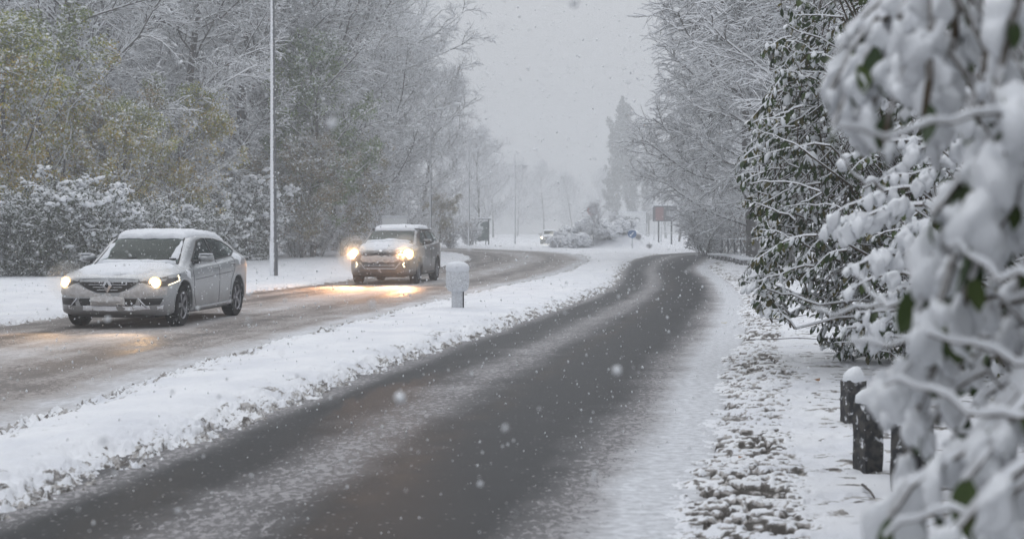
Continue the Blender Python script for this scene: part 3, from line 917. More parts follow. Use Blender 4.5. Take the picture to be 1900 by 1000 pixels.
def laurel(name, label, base, shoots, leaf_len, per, r, n_obj=250, pad_p=.65, pad_scale=1.0, pad_v=(ICO_V, ICO_F), fill=None, stem_r=.02, pal=((.022, .042, .011), (.045, .070, .016), (.030, .055, .014), (.09, .08, .02)), down=.75, pad_fat=1.0, jit=.35):
    root = empty(name, tuple(base))
    tag(root, label, 'shrub')
    segs = []; leaves = []; b = np.array(base, float)
    for pts, sc in shoots:
        nseg = len(pts) - 1
        rr = np.linspace(.006, .013, nseg + 1) * sc * (leaf_len / .09)
        for s in range(nseg): segs.append((pts[s] - b, pts[s + 1] - b, rr[s], rr[s + 1]))
        # woody stem back to the foot of the shrub
        a = pts[-1]; foot = b + np.array([r.normal(0, .15), r.normal(0, .15), 0])
        mid = (a + foot) / 2 + np.array([0, 0, .35 * np.linalg.norm(a - foot)]) * .4
        prev = a
        for t in (np.linspace(.2, 1, 5) if (len(shoots) < 200 or r.random() < .22) else []):
            q = (1 - t) ** 2 * a + 2 * t * (1 - t) * mid + t * t * foot
            segs.append((prev - b, q - b, stem_r * (.35 + .65 * (t - .2)), stem_r * (.35 + .65 * t))); prev = q
        m = max(3, int(per * (.8 + .4 * r.random())))
        for q in range(m):
            t = (q + r.random() * .6) / m * .88
            f = t * nseg; i = min(int(f), nseg - 1)
            p = pts[i] * (1 - f + i) + pts[i + 1] * (f - i)
            T = pts[i] - pts[i + 1]; T /= np.linalg.norm(T)
            side = np.cross(T, [0, 0, 1.]); side /= np.linalg.norm(side) + 1e-9
            sg = 1 if q % 2 else -1
            x = T * .55 + side * sg * (.45 + .3 * r.random()) + np.array([0, 0, -down * (.5 + r.random())])
            leaves.append((p - b, frame(x, (0, 0, 1), r, jit), leaf_len * (.55 + .8 * r.random() ** 1.3) * sc, r.random() < pad_p))
    if fill:
        for c, rad_, n in fill:
            c = np.array(c, float)
            for q in range(n):
                d = r.normal(0, 1, 3); d /= np.linalg.norm(d)
                p = c + d * np.array(rad_) * (.35 + .65 * r.random() ** .4)
                if p[2] < .05: continue
                x = d * .5 + r.normal(0, .4, 3) + np.array([0, 0, -down * (.4 + r.random())])
                leaves.append((p - b, frame(x, (0, 0, 1), r, .4), leaf_len * (.6 + .5 * r.random()), r.random() < pad_p * .8))
                if q % 3 == 0:
                    e = p + x / np.linalg.norm(x) * -.25 + r.normal(0, .05, 3)
                    segs.append((p - b, e - b, .005, .008))
    V, F = prisms(segs, snow=.005 * leaf_len / .09)
    link('stem', np_mesh('stem', V, F, smooth=False), m_stem, root)
    # leaves nearest the viewer are parts of their own
    order = sorted(range(len(leaves)), key=lambda i: np.linalg.norm(leaves[i][0] + b - np.array([0, 0, CAM_H])) / leaves[i][2] + (0 if i < len(leaves) * .9 else 2))
    rest_l, rest_p = [], []
    for rank, i in enumerate(order):
        p, M3, s, pad = leaves[i]
        if rank < n_obj:
            o = bpy.data.objects.new('leaf', leaf_me); C.objects.link(o); o.parent = root
            Mx = Matrix([list(M3[j] * s) + [p[j]] for j in range(3)] + [[0, 0, 0, 1]])
            o.matrix_local = Mx
            if pad:
                q = bpy.data.objects.new('snow_pad', pad_mes[i % 6]); C.objects.link(q); q.parent = o
                f_ = pad_scale * (.8 + .4 * r.random())
                q.scale = (min(f_, 1.15), f_ * pad_fat, f_ * pad_fat); q.location = (0, 0, .012)
        else:
            rest_l.append((p, M3 * s))
            if pad: rest_p.append((p + M3[:, 2] * .012 * s, M3 * s * np.array([1, pad_fat, pad_fat]) * pad_scale * (.6 + .9 * r.random() ** 2)))
    if rest_l:
        T = np.array([a for a, _ in rest_l]); M = np.array([m for _, m in rest_l])
        V, F = scatter(SV3, SF3, M, T)
        cols = tint_cols(len(T), pal, r)
        link('foliage', np_mesh('foliage', V, F, attrs={'tint': np.repeat(cols, len(SV3), 0)}), m_leafs, root, kind='stuff')
    if rest_p:
        T = np.array([a for a, _ in rest_p]); M = np.array([m for _, m in rest_p])
        Vs, Fs, o = [], [], 0
        for s_ in range(4):
            V, F = scatter(pad_shape(pad_v[0], s_ + 20), pad_v[1], M[s_::4], T[s_::4])
            Vs.append(V); Fs.append(F + o); o += len(V)
        link('snow_load', np_mesh('snow_load', np.vstack(Vs), np.vstack(Fs)), m_pad, root, kind='stuff')
    return root


rl = np.random.default_rng(77)
# --- the big green leaved bush, 13 to 18 m away; tips follow its outline, the rest fills its face
def outline_x(py):
    return np.interp(py, [-60, 0, 60, 90, 150, 220, 270, 318, 350, 372, 440, 470, 510, 560, 600, 650, 690], [1470, 1480, 1450, 1405, 1445, 1385, 1420, 1340, 1385, 1375, 1392, 1400, 1368, 1395, 1500, 1535, 1610])
sh = []
for q in range(330):
    py = rl.uniform(-60, 672)
    ox = outline_x(py)
    if q < 110: px = ox + rl.uniform(0, 25)
    else: px = ox + 20 + rl.random() ** 1.1 * (1900 - ox)
    Y = 15.2 + (px - ox) * -.003 + rl.uniform(-1.0, 2.2)
    if px > 1560: Y -= .6
    tip = np.array(at(px, py, Y))
    if tip[2] < .12: continue
    inw = np.array([rl.uniform(.35, 1.0), rl.uniform(-.2, .8), rl.uniform(-.7, .45)])
    sh.append((shoot(tip, inw, rl.uniform(.3, .95), rl, rl.uniform(.05, .4)), rl.uniform(.7, 1.15)))
laurel('laurel_bush', 'large green leaved bush loaded with snow behind the stone posts', (5.4, 16.8, .05), sh, .10, 22, rl, n_obj=260, pad_p=.42, pad_scale=.95,
       fill=[((5.1, 16.0, 2.0), (2.4, 1.4, 2.0), 3800), ((5.5, 16.0, 4.0), (2.5, 1.4, 1.7), 3400), ((3.5, 15.5, 2.3), (.9, .8, 1.1), 1100), ((4.3, 15.6, .8), (1.1, .7, .8), 1500), ((5.4, 15.4, 1.0), (1.2, .6, .9), 900)], stem_r=.03)

rl = np.random.default_rng(78)
# --- a second bush closer by, its shoots reach in from the right
sh = []
spots = [(1560, 300), (1545, 400), (1530, 425), (1575, 420), (1570, 500), (1560, 545), (1610, 480), (1650, 470), (1625, 560), (1680, 430), (1600, 350), (1640, 330), (1700, 340), (1660, 400), (1720, 420), (1590, 250), (1560, 610), (1600, 630), (1640, 600), (1590, 580),
         (1760, 620), (1800, 590), (1840, 560), (1780, 680), (1850, 640), (1880, 700), (1820, 720), (1800, 470), (1850, 480), (1750, 240), (1800, 260), (1850, 240), (1700, 280), (1780, 330), (1830, 380), (1870, 330),
         (1690, 620), (1730, 560), (1660, 520), (1880, 600), (1800, 130), (1850, 60), (1780, 40), (1700, 100), (1880, 130), (1720, 30), (1650, 60), (1860, 420), (1750, 180), (1820, 190), (1870, 200), (1690, 210)]
for px, py in spots:
    Y = rl.uniform(6.4, 8.2)
    tip = np.array(at(px, py, Y))
    sh.append((shoot(tip, [1, rl.uniform(-.1, .4), rl.uniform(-.3, .2)], rl.uniform(.35, .6), rl, rl.uniform(.1, .45)), rl.uniform(.8, 1.15)))
laurel('laurel_bush', 'snow laden bush between the blurred near branches and the large green bush', (3.9, 7.8, .05), sh, .085, 15, rl, n_obj=240, pad_p=.85, pad_scale=1.15, pad_v=(I1V, I1F), pad_fat=1.25,
       fill=[((3.3, 8.1, 1.5), (.8, .7, 1.1), 1100), ((3.5, 8.2, 2.7), (.9, .7, .9), 800)], stem_r=.016)

rl = np.random.default_rng(81)
# --- the near branches, out of focus
near_b = np.array([1.75, 2.7, 0.0])
sh = []
def ns(px, py, Y, ang, ln, sc=1.0, arch=.3):
    """tip at the pixel; ang: picture direction (degrees, 0 = right, 90 = up) in which the shoot runs back"""
    tip = np.array(at(px, py, Y * 1.12)); a = math.radians(ang)
    sh.append((shoot(tip, [math.cos(a), rl.uniform(-.1, .3), math.sin(a)], ln, rl, arch), sc))
for a_ in [(1545, 235, 2.5, 55, .17, .95), (1570, 205, 2.6, 50, .18, .9), (1640, 270, 2.4, 68, .17, 1.0), (1640, 120, 2.5, 30, .2, 1.0), (1715, 215, 2.3, 80, .20, 1.15), (1700, 60, 2.4, 60, .2, 1.1),
           (1745, 130, 2.5, 40, .2, 1.0), (1570, 60, 2.8, 20, .2, .8), (1790, 215, 2.2, 60, .22, 1.15), (1840, 190, 2.1, 70, .2, 1.2), (1800, 60, 2.5, 40, .2, 1.),
           (1870, 260, 2.2, 40, .2, 1.15), (1730, 400, 2.2, 35, .2, 1.1), (1790, 340, 2.2, 25, .2, 1.1), (1715, 500, 2.2, 48, .2, 1.1), (1700, 580, 2.2, 50, .2, 1.15), (1745, 560, 2.1, 60, .2, 1.15),
           (1800, 520, 2.2, 45, .18, 1.1), (1845, 470, 2.3, 40, .2, 1.), (1770, 640, 2.3, 60, .18, 1.), (1870, 400, 2.4, 40, .2, 1.), (1880, 560, 2.6, 30, .2, 1.),
           (1650, 720, 2.3, 25, .2, .95), (1690, 800, 2.4, 60, .16, .9), (1650, 960, 2.1, 25, .22, 1.15), (1720, 930, 2.1, 30, .22, 1.2), (1790, 890, 2.0, 35, .2, 1.2), (1850, 800, 2.2, 50, .2, 1.1),
           (1870, 930, 2.0, 30, .2, 1.2), (1760, 1000, 1.9, 30, .2, 1.1), (1880, 700, 2.4, 40, .2, 1.), (1690, 690, 2.4, 20, .2, .9), (1535, 180, 2.6, 45, .2, .9), (1550, 100, 2.7, 20, .22, .9), (1600, 250, 2.6, 70, .2, .9), (1590, 130, 2.5, 45, .2, 1.), (1620, 200, 2.5, 60, .2, 1.), (1640, 770, 2.5, 30, .18, .9), (1620, 730, 2.6, 20, .2, .8), (1700, 760, 2.5, 50, .16, .9), (1680, 860, 2.4, 40, .16, .9), (1850, 640, 2.5, 30, .2, .9)]:
    a_ = list(a_); a_[4] *= 1.25; ns(*a_)
    b_ = list(a_); b_[0] += rl.uniform(10, 90); b_[1] += rl.uniform(-60, 60); b_[2] *= rl.uniform(1.05, 1.35); b_[5] *= rl.uniform(.7, 1.0); ns(*b_)
for px0, py0, px1, py1, Y0, Y1 in [(1555, 238, 1930, 225, 2.2, 2.3), (1505, 572, 1700, 578, 3.6, 3.4), (1575, 622, 1930, 660, 2.5, 2.3), (1640, 716, 1930, 775, 2.4, 2.2), (1585, 520, 1700, 590, 3.4, 3.2), (1730, 790, 1930, 800, 3.0, 3.0),
                                   (1760, 470, 1930, 520, 2.3, 2.2), (1640, 1000, 1930, 880, 2.2, 2.1), (1820, 560, 1930, 600, 3.0, 3.0), (1560, 300, 1640, 360, 4., 4.)]:
    p0, p1 = np.array(at(px0, py0, Y0)), np.array(at(px1, py1, Y1))
    pts = np.array([p0 * (1 - t) + p1 * t + np.array([0, 0, .014 * math.sin(t * 7 + px0) + .006 * math.sin(t * 19)]) for t in np.linspace(0, 1, 10)])
    sh.append((pts, -.55))
# bare twigs carry no leaves (negative scale marks them)
bare = [(p, -s) for p, s in sh if s < 0]
sh = [(p, s) for p, s in sh if s > 0]
nb = laurel('near_bush', 'blurred snow heaped branches closest to the camera at the right border', near_b, sh, .078, 6.5, rl, n_obj=300, pad_p=.80, pad_scale=.98, pad_v=(I1V, I1F), stem_r=.008, down=.95, pad_fat=1.35, jit=.6)
for pts, s in bare:
    mbt = MB()
    mbt.tube([tuple(p - near_b) for p in pts], [.002 + .004 * i / 9 for i in range(10)], n=6)
    mbu = MB(); mbu.tube([tuple(p - near_b + np.array([0, 0, .006])) for p in pts], [(.0030 + .0026 * i / 9 + .0017 * math.sin(i * 2.1)) for i in range(10)], n=7)
    tw = mbt.build('twig', m_stem, nb, smooth=True); mbu.build('snow_ridge', m_pad, tw, smooth=True)
# ================================================================== CARS
def pchip(xs, ys, x):
    xs = np.array(xs, float); ys = np.array(ys, float)
    h = np.diff(xs); d = np.diff(ys) / h
    m = np.zeros(len(xs))
    for i in range(1, len(xs) - 1):
        if d[i - 1] * d[i] > 0: m[i] = 2 / (1 / d[i - 1] + 1 / d[i])
    m[0], m[-1] = d[0], d[-1]
    x = np.clip(x, xs[0], xs[-1]); i = np.clip(np.searchsorted(xs, x) - 1, 0, len(h) - 1)
    t = (x - xs[i]) / h[i]
    return (ys[i] * (2 * t ** 3 - 3 * t ** 2 + 1) + m[i] * h[i] * (t ** 3 - 2 * t ** 2 + t) + ys[i + 1] * (-2 * t ** 3 + 3 * t ** 2) + m[i + 1] * h[i] * (t ** 3 - t ** 2))


def section(sp, x, nsub=5):
    """half section (y, z) from the keel to the roof centre at station x"""
    g = lambda key: float(pchip(*zip(*sp[key]), np.array([x]))[0])
    w, zb, zt = g('halfw'), g('bottom'), g('top')
    belt, wr, zr = g('belt'), g('roofw'), g('rail')
    bz = min(belt, zt - .03); wb = w - .07
    P = [(0, zb), (w * .80, zb), (w - .03, zb + .05), (w - .012, zb + .16), (w - .004, zb + .5 * (bz - zb)), (w - .0, bz - .16), (w - .025, bz - .04), (wb, bz),
         (wr + (wb - wr) * .45, bz + (zr - bz) * .55), (wr, zr), (wr * .72, zr + (zt - zr) * .72), (wr * .35, zt - (zt - zr) * .06), (0, zt)]
    P = [np.array(p) for p in P]
    out = []
    for i in range(len(P) - 1):
        a, b, c, d = P[max(i - 1, 0)], P[i], P[i + 1], P[min(i + 2, len(P) - 1)]
        for q in range(nsub):
            t = q / nsub
            lin = b * (1 - t) + c * t
            cr = .5 * (2 * b + (c - a) * t + (2 * a - 5 * b + 4 * c - d) * t * t + (-a + 3 * b - 3 * c + d) * t ** 3)
            out.append(.45 * lin + .55 * cr)
    out.append(P[-1])
    return np.array(out)


def body_mesh(sp):
    xr, xf = sp['xr'], sp['xf']; cr, cf = sp['cap_r'], sp['cap_f']
    st = []
    for t in np.linspace(PI / 2, 0, 12)[:-1]: st.append((xr + cr - cr * math.sin(t), t, -1))
    for x in np.linspace(xr + cr, xf - cf, 64): st.append((x, 0, 0))
    for t in np.linspace(0, PI / 2, 16)[1:]: st.append((xf - cf + cf * math.sin(t), t, 1))
    rings = []
    for x, t, e in st:
        xs = x
        s = section(sp, xs)
        c = max(math.cos(t), 1e-4)
        ny, nz = (sp['ey'], sp['ez']) if e > 0 else (.42, .22)
        y = s[:, 0] * c ** ny
        zm = sp['zm_f'] if e > 0 else sp['zm_r']
        z = zm + (s[:, 1] - zm) * c ** nz
        xx = np.full(len(y), x)
        if e: # face leans: upper part set back
            k_ = (math.sin(t)) ** 2
            lean = sp['lean_f'] if e > 0 else sp['lean_r']
            xx = xx - e * k_ * (np.clip(z - .45, 0, 2) ** 1.5) * lean
            if e > 0: xx = xx - k_ * np.clip(.34 - z, 0, 1) * .35
        full = [(a, b, c_) for a, b, c_ in zip(xx, y, z)] + [(a, -b, c_) for a, b, c_ in zip(xx[::-1], y[::-1], z[::-1])][1:-1]
        rings.append(full)
    n = len(rings[0]); bm = bmesh.new()
    vs = [[bm.verts.new(p) for p in r] for r in rings]
    for i in range(len(rings) - 1):
        for j in range(n):
            q = (vs[i][j], vs[i][(j + 1) % n], vs[i + 1][(j + 1) % n], vs[i + 1][j])
            try: bm.faces.new(q)
            except ValueError: pass
    bm.faces.new(vs[0]); bm.faces.new(vs[-1])
    bmesh.ops.remove_doubles(bm, verts=bm.verts, dist=.0012)
    bmesh.ops.recalc_face_normals(bm, faces=bm.faces)
    return bm


def pip(p, poly):
    x, y = p; c = False; n = len(poly); j = n - 1
    for i in range(n):
        if (poly[i][1] > y) != (poly[j][1] > y) and x < (poly[j][0] - poly[i][0]) * (y - poly[i][1]) / (poly[j][1] - poly[i][1]) + poly[i][0]: c = not c
        j = i
    return c


def shrink(poly, d):
    n = len(poly); out = []
    A = sum(poly[i][0] * poly[(i + 1) % n][1] - poly[(i + 1) % n][0] * poly[i][1] for i in range(n))
    sg = 1 if A > 0 else -1
    for i in range(n):
        p, a, b = Vector(poly[i]), Vector(poly[i - 1]), Vector(poly[(i + 1) % n])
        e1 = (p - a).normalized(); e2 = (b - p).normalized()
        n1 = Vector((-e1.y, e1.x)) * sg; n2 = Vector((-e2.y, e2.x)) * sg
        m = (n1 + n2); m = m / max(m.length_squared, .3)
        out.append(tuple(p + m * d * 1.0))
    return out


class Proj:
    """A drawing plane laid over the body: u, v coordinates to points on its surface."""
    def __init__(s, bvh, o, u, v):
        s.b = bvh; s.o = Vector(o); s.u = Vector(u).normalized(); s.v = Vector(v).normalized(); s.n = s.u.cross(s.v)   # n looks from the plane towards the viewer
    def hit(s, a, b):
        st = s.o + s.u * a + s.v * b + s.n * 6
        h = s.b.ray_cast(st, -s.n)
        return h[0], h[1]
    def face_in(s, c, nrm, poly):
        if nrm.dot(s.n) < .12: return False
        d = c - s.o
        return pip((d.dot(s.u), d.dot(s.v)), poly)


def grid_poly(poly, step):
    pts = []
    n = len(poly)
    for i in range(n):
        a, b = Vector(poly[i]), Vector(poly[(i + 1) % n]); k_ = max(1, int((b - a).length / step))
        for q in range(k_): pts.append(a + (b - a) * q / k_)
    nb = len(pts)
    x0, x1 = min(p.x for p in pts), max(p.x for p in pts); y0, y1 = min(p.y for p in pts), max(p.y for p in pts)
    ins = shrink(poly, step * .5)
    y = y0 + step * .5; row = 0
    while y < y1:
        x = x0 + step * (.5 if row % 2 else .25)
        while x < x1:
            if pip((x, y), ins): pts.append(Vector((x, y)))
            x += step
        y += step; row += 1
    edges = [(i, (i + 1) % nb) for i in range(nb)]
    v, e, f, _, _, _ = delaunay_2d_cdt(pts, edges, [], 1, 1e-5)
    return v, f


def patch(pr, poly, off=.004, thick=.012, step=.05, name='panel', mats=None, parent=None, hfun=None, smooth=True):
    v, f = grid_poly(poly, step)
    top, bot = [], []
    ok = []
    for p in v:
        h, nn = pr.hit(p.x, p.y)
        if h is None: ok.append(False); top.append(Vector((0, 0, 0))); bot.append(Vector((0, 0, 0))); continue
        ok.append(True)
        o_ = off + (hfun(p.x, p.y) if hfun else 0)
        top.append(h + nn * o_); bot.append(h - nn * thick + nn * off)
    n = len(v)
    F = []; cnt = {}
    for t in f:
        if not all(ok[i] for i in t): continue
        F.append(tuple(t))
        for i in range(len(t)):
            e = (t[i], t[(i + 1) % len(t)]); cnt[e] = 1
    G = [tuple(i + n for i in reversed(t)) for t in F]
    for (a, b) in list(cnt):
        if (b, a) not in cnt: G.append((b, a, a + n, b + n))
    me = bpy.data.meshes.new(name); me.from_pydata([tuple(p) for p in top + bot], [], F + G); me.update()
    bm = bmesh.new(); bm.from_mesh(me)
    bmesh.ops.delete(bm, geom=[q for q in bm.verts if not q.link_faces], context='VERTS')
    bmesh.ops.recalc_face_normals(bm, faces=bm.faces); bm.to_mesh(me); bm.free()
    if smooth:
        me.polygons.foreach_set('use_smooth', [True] * len(me.polygons))
        try: me.set_sharp_from_angle(angle=R(50))
        except Exception: pass
    return link(name, me, mats, parent)


def seam(pr, pts, r=.006, name='seam', mats=None, parent=None, off=.0, closed=False, n=5):
    P = []
    q = [Vector(p) for p in pts]
    if closed: q.append(q[0])
    for i in range(len(q) - 1):
        k_ = max(1, int((q[i + 1] - q[i]).length / .04))
        for t in range(k_):
            c = q[i] + (q[i + 1] - q[i]) * t / k_
            h, nn = pr.hit(c.x, c.y)
            if h is not None: P.append(h + nn * off)
    if not closed:
        h, nn = pr.hit(q[-1].x, q[-1].y)
        if h is not None: P.append(h + nn * off)
    mb = MB(); mb.tube(P, r, n=n, closed=closed)
    return mb.build(name, mats, parent, smooth=True)


m_tyre = snow_over('tyre_rubber', (.018, .018, .019), .75, 1.2, 12, .9, .85)
m_rim = mat('wheel_alloy', (.28, .28, .30), .4, .8)
m_rimd = mat('wheel_dark', (.03, .03, .032), .5, .3)
m_plas = mat('black_plastic', (.016, .016, .017), .55)
m_chrome = mat('chrome', (.55, .56, .58), .22, 1.0)
m_int = mat('car_interior', (.035, .034, .036), .8)
m_seat = mat('seat_fabric', (.05, .05, .055), .9)
m_dirtysnow = mat('road_spray_snow', (.50, .48, .47), .8, spec=.3)
k = N(m_dirtysnow); ob = k.obj()
k.set('Base Color', k.mix(k.step(k.noise(16, 5, .7, ob), .25, .75), (.40, .385, .375, 1), (.62, .62, .635, 1)))
k.bump(k.noise(70, 3, .6, ob), .5, .01)
m_carsnow = mat('car_snow', (.78, .80, .84), .75, spec=.3)
k = N(m_carsnow); ob = k.obj()
k.bump(k.math('ADD', k.noise(22, 4, .6, ob), k.math('MULTIPLY', k.noise(90, 3, .6, ob), .4)), .5, .02)


def glass_mat(name, tint, refl=.0):
    m = bpy.data.materials.new(name); m.use_nodes = True; k = N(m); k.t.nodes.remove(k.b)
    tr = k.n('ShaderNodeBsdfTransparent'); tr.inputs[0].default_value = (*tint, 1)
    gl = k.n('ShaderNodeBsdfGlossy'); gl.inputs['Roughness'].default_value = .05; gl.inputs['Color'].default_value = (.9, 1, .98, 1)
    fr = k.n('ShaderNodeFresnel'); fr.inputs[0].default_value = 1.32
    df = k.n('ShaderNodeBsdfDiffuse'); df.inputs[0].default_value = (.42, .45, .47, 1)
    ad = k.math('ADD', fr.outputs[0], refl, clamp=True)
    mx1 = k.n('ShaderNodeMixShader'); k.l(ad, mx1.inputs[0]); k.l(tr.outputs[0], mx1.inputs[1]); k.l(gl.outputs[0], mx1.inputs[2])
    mx2 = k.n('ShaderNodeMixShader')                      # wet specks and melting flakes on the pane
    k.l(k.math('MULTIPLY', k.step(k.noise(34, 4, .7, k.obj()), .58, .72), .6), mx2.inputs[0]); k.l(mx1.outputs[0], mx2.inputs[1]); k.l(df.outputs[0], mx2.inputs[2])
    k.l(mx2.outputs[0], [n for n in k.t.nodes if n.type == 'OUTPUT_MATERIAL'][0].inputs['Surface'])
    return m


m_glass = glass_mat('car_glass', (.20, .28, .27), .0)
m_glass_side = glass_mat('side_glass', (.25, .31, .30), .04)
m_lens = bpy.data.materials.new('lamp_lens'); m_lens.use_nodes = True
k = N(m_lens); k.t.nodes.remove(k.b)
tr = k.n('ShaderNodeBsdfTransparent'); tr.inputs[0].default_value = (.8, .8, .8, 1)
gl = k.n('ShaderNodeBsdfGlossy'); gl.inputs['Roughness'].default_value = .08
mx1 = k.n('ShaderNodeMixShader'); mx1.inputs[0].default_value = .12
k.l(tr.outputs[0], mx1.inputs[1]); k.l(gl.outputs[0], mx1.inputs[2]); k.l(mx1.outputs[0], [n for n in k.t.nodes if n.type == 'OUTPUT_MATERIAL'][0].inputs['Surface'])
m_beam = mat('lit_headlamp', (1, .9, .7), .5, emit=(1.0, .72, .40), es=26)
m_ring = mat('reflector_fringe_glow', (1, .8, .5), .4, emit=(1.0, .55, .22), es=1.1)  # amber fringe of the lamp's glow, put in as the ring's own emission
m_beam_far = mat('lit_headlamp_far', (1, .95, .8), .5, emit=(1.0, .93, .62), es=90)
m_drl = mat('lit_daytime_lamp', (1, .9, .7), .5, emit=(1.0, .88, .62), es=2.2)


def paint_mat(name, col, metal=.55, dust=.5):
    m = mat(name, col, .38, metal, coat=.6)
    m.node_tree.nodes['Principled BSDF'].inputs['Coat Roughness'].default_value = .15
    k = N(m); ob = k.obj(); nz = k.nz(False)
    sep = k.n('ShaderNodeSeparateXYZ'); k.l(ob, sep.inputs[0])
    low = k.step(sep.outputs['Z'], .65, .15)
    f = k.math('ADD', k.math('MULTIPLY', nz, .55), k.math('MULTIPLY', k.math('SUBTRACT', k.noise(9, 5, .7, ob), .5), 1.1))
    f = k.step(k.math('ADD', f, k.math('MULTIPLY', k.math('SUBTRACT', k.noise(60, 3, .7, ob), .5), .8)), .42 - .2 * dust, .80)
    grime = k.math('MULTIPLY', k.math('MULTIPLY', low, k.noise(5, 4, .6, ob)), .9)
    c = k.mix(grime, (*col, 1), (.14, .125, .115, 1))
    k.set('Base Color', k.mix(k.math('MULTIPLY', f, .85), c, (.70, .72, .76, 1)))
    k.set('Roughness', k.math('MULTIPLY_ADD', k.math('MAXIMUM', f, grime), .4, .36))
    k.set('Metallic', k.math('MULTIPLY', k.math('SUBTRACT', 1.0, k.math('MAXIMUM', f, grime), clamp=True), metal))
    return m


def wheel(parent, x, y, r, w, side, spokes=5, steer=0.0):
    """wheel parts about its hub; side = +1 outer face to +y"""
    hub = empty('wheel', (0, 0, 0)); hub.parent = parent
    hub.location = (x, y, r); hub.rotation_euler = (0, 0, steer)
    ax = Matrix.Rotation(-PI / 2 * side, 4, 'X')      # local z points outwards
    a = r; b = r * .66
    prof = [(b, -w / 2), (a * .92, -w / 2), (a * .985, -w * .42), (a, -w * .3), (a, w * .3), (a * .985, w * .42), (a * .92, w / 2), (b, w / 2 - .004)]
    mb = MB(); mb.lathe(prof, 36, M=ax, close=False)
    for q in range(36):                                 # tread blocks
        t = 2 * PI * q / 36
        M_ = ax @ Matrix.Rotation(t, 4, 'Z')
        mb.box(a - .004, a + .004, -.012, .012, -w * .34, w * .34, M=M_)
    mb.build('tyre', m_tyre, hub, smooth=True)
    mr = MB()
    mr.lathe([(b, -w * .4), (b * .97, -w * .1), (b * .93, w * .38), (b * 1.0, w * .46), (b * 1.02, w * .46)], 36, M=ax, close=False)
    for q in range(spokes):
        for dq in (-.13, .13):
            M_ = ax @ Matrix.Rotation(2 * PI * q / spokes + dq, 4, 'Z')
            mr.box(b * .14, b * .96, -.017, .017, w * .22, w * .40, M=M_)
    mr.lathe([(.0, w * .43), (b * .16, w * .42), (b * .22, w * .30)], 18, M=ax, close=False)
    mr.build('rim', m_rim, hub, smooth=False)
    mb = MB(); mb.lathe([(b * .55, 0), (b * .55, w * .1), (.02, w * .1)], 24, M=ax)
    mb.build('brake_disc', m_rimd, hub)
    return hub


def driver(parent, x, y, z):
    """seated figure seen through the windscreen: one skinned body, hands at the wheel"""
    p = {'pelvis': (x, y, z), 'waist': (x - .05, y, z + .18), 'chest': (x - .10, y, z + .38), 'neck': (x - .09, y, z + .54), 'head': (x - .06, y, z + .66), 'crown': (x - .07, y, z + .78),
         'shl': (x - .09, y + .19, z + .46), 'shr': (x - .09, y - .19, z + .46), 'ell': (x + .10, y + .25, z + .24), 'elr': (x + .10, y - .25, z + .24), 'hal': (x + .34, y + .13, z + .36), 'har': (x + .34, y - .13, z + .36),
         'knl': (x + .45, y + .12, z + .08), 'knr': (x + .45, y - .12, z + .08), 'ftl': (x + .75, y + .12, z - .22), 'ftr': (x + .75, y - .12, z - .22)}
    rr = {'pelvis': .15, 'waist': .14, 'chest': .16, 'neck': .06, 'head': .095, 'crown': .07, 'shl': .08, 'shr': .08, 'ell': .05, 'elr': .05, 'hal': .038, 'har': .038, 'knl': .075, 'knr': .075, 'ftl': .045, 'ftr': .045}
    ks = list(p); E = [('pelvis', 'waist'), ('waist', 'chest'), ('chest', 'neck'), ('neck', 'head'), ('head', 'crown'), ('chest', 'shl'), ('chest', 'shr'), ('shl', 'ell'), ('shr', 'elr'), ('ell', 'hal'), ('elr', 'har'), ('pelvis', 'knl'), ('pelvis', 'knr'), ('knl', 'ftl'), ('knr', 'ftr')]
    return skin_body('person', [p[q] for q in ks], [rr[q] for q in ks], [(ks.index(a), ks.index(b)) for a, b in E], parent)


m_person = mat('dark_clothes', (.022, .024, .032), .9)
k = N(m_person)
m_skin = mat('face_skin', (.42, .26, .20), .6)


def skin_body(name, P, rad_, E, parent=None, sub=1, mats=None):
    me = bpy.data.meshes.new(name); me.from_pydata([tuple(q) for q in P], E, []); me.update()
    o = bpy.data.objects.new(name, me); C.objects.link(o)
    sk = o.modifiers.new('s', 'SKIN')
    for i, v in enumerate(me.skin_vertices[0].data): v.radius = (rad_[i], rad_[i]); v.use_root = (i == 0)
    sb = o.modifiers.new('u', 'SUBSURF'); sb.levels = sub; sb.render_levels = sub
    dg = bpy.context.evaluated_depsgraph_get(); dg.update()
    m2 = bpy.data.meshes.new_from_object(o.evaluated_get(dg))
    m2.polygons.foreach_set('use_smooth', [True] * len(m2.polygons))
    bpy.data.objects.remove(o); m2.name = name
    m2.materials.clear()
    return link(name, m2, mats or m_person, parent)


def mirror_pts(poly): return [(-a, b) for a, b in poly][::-1]


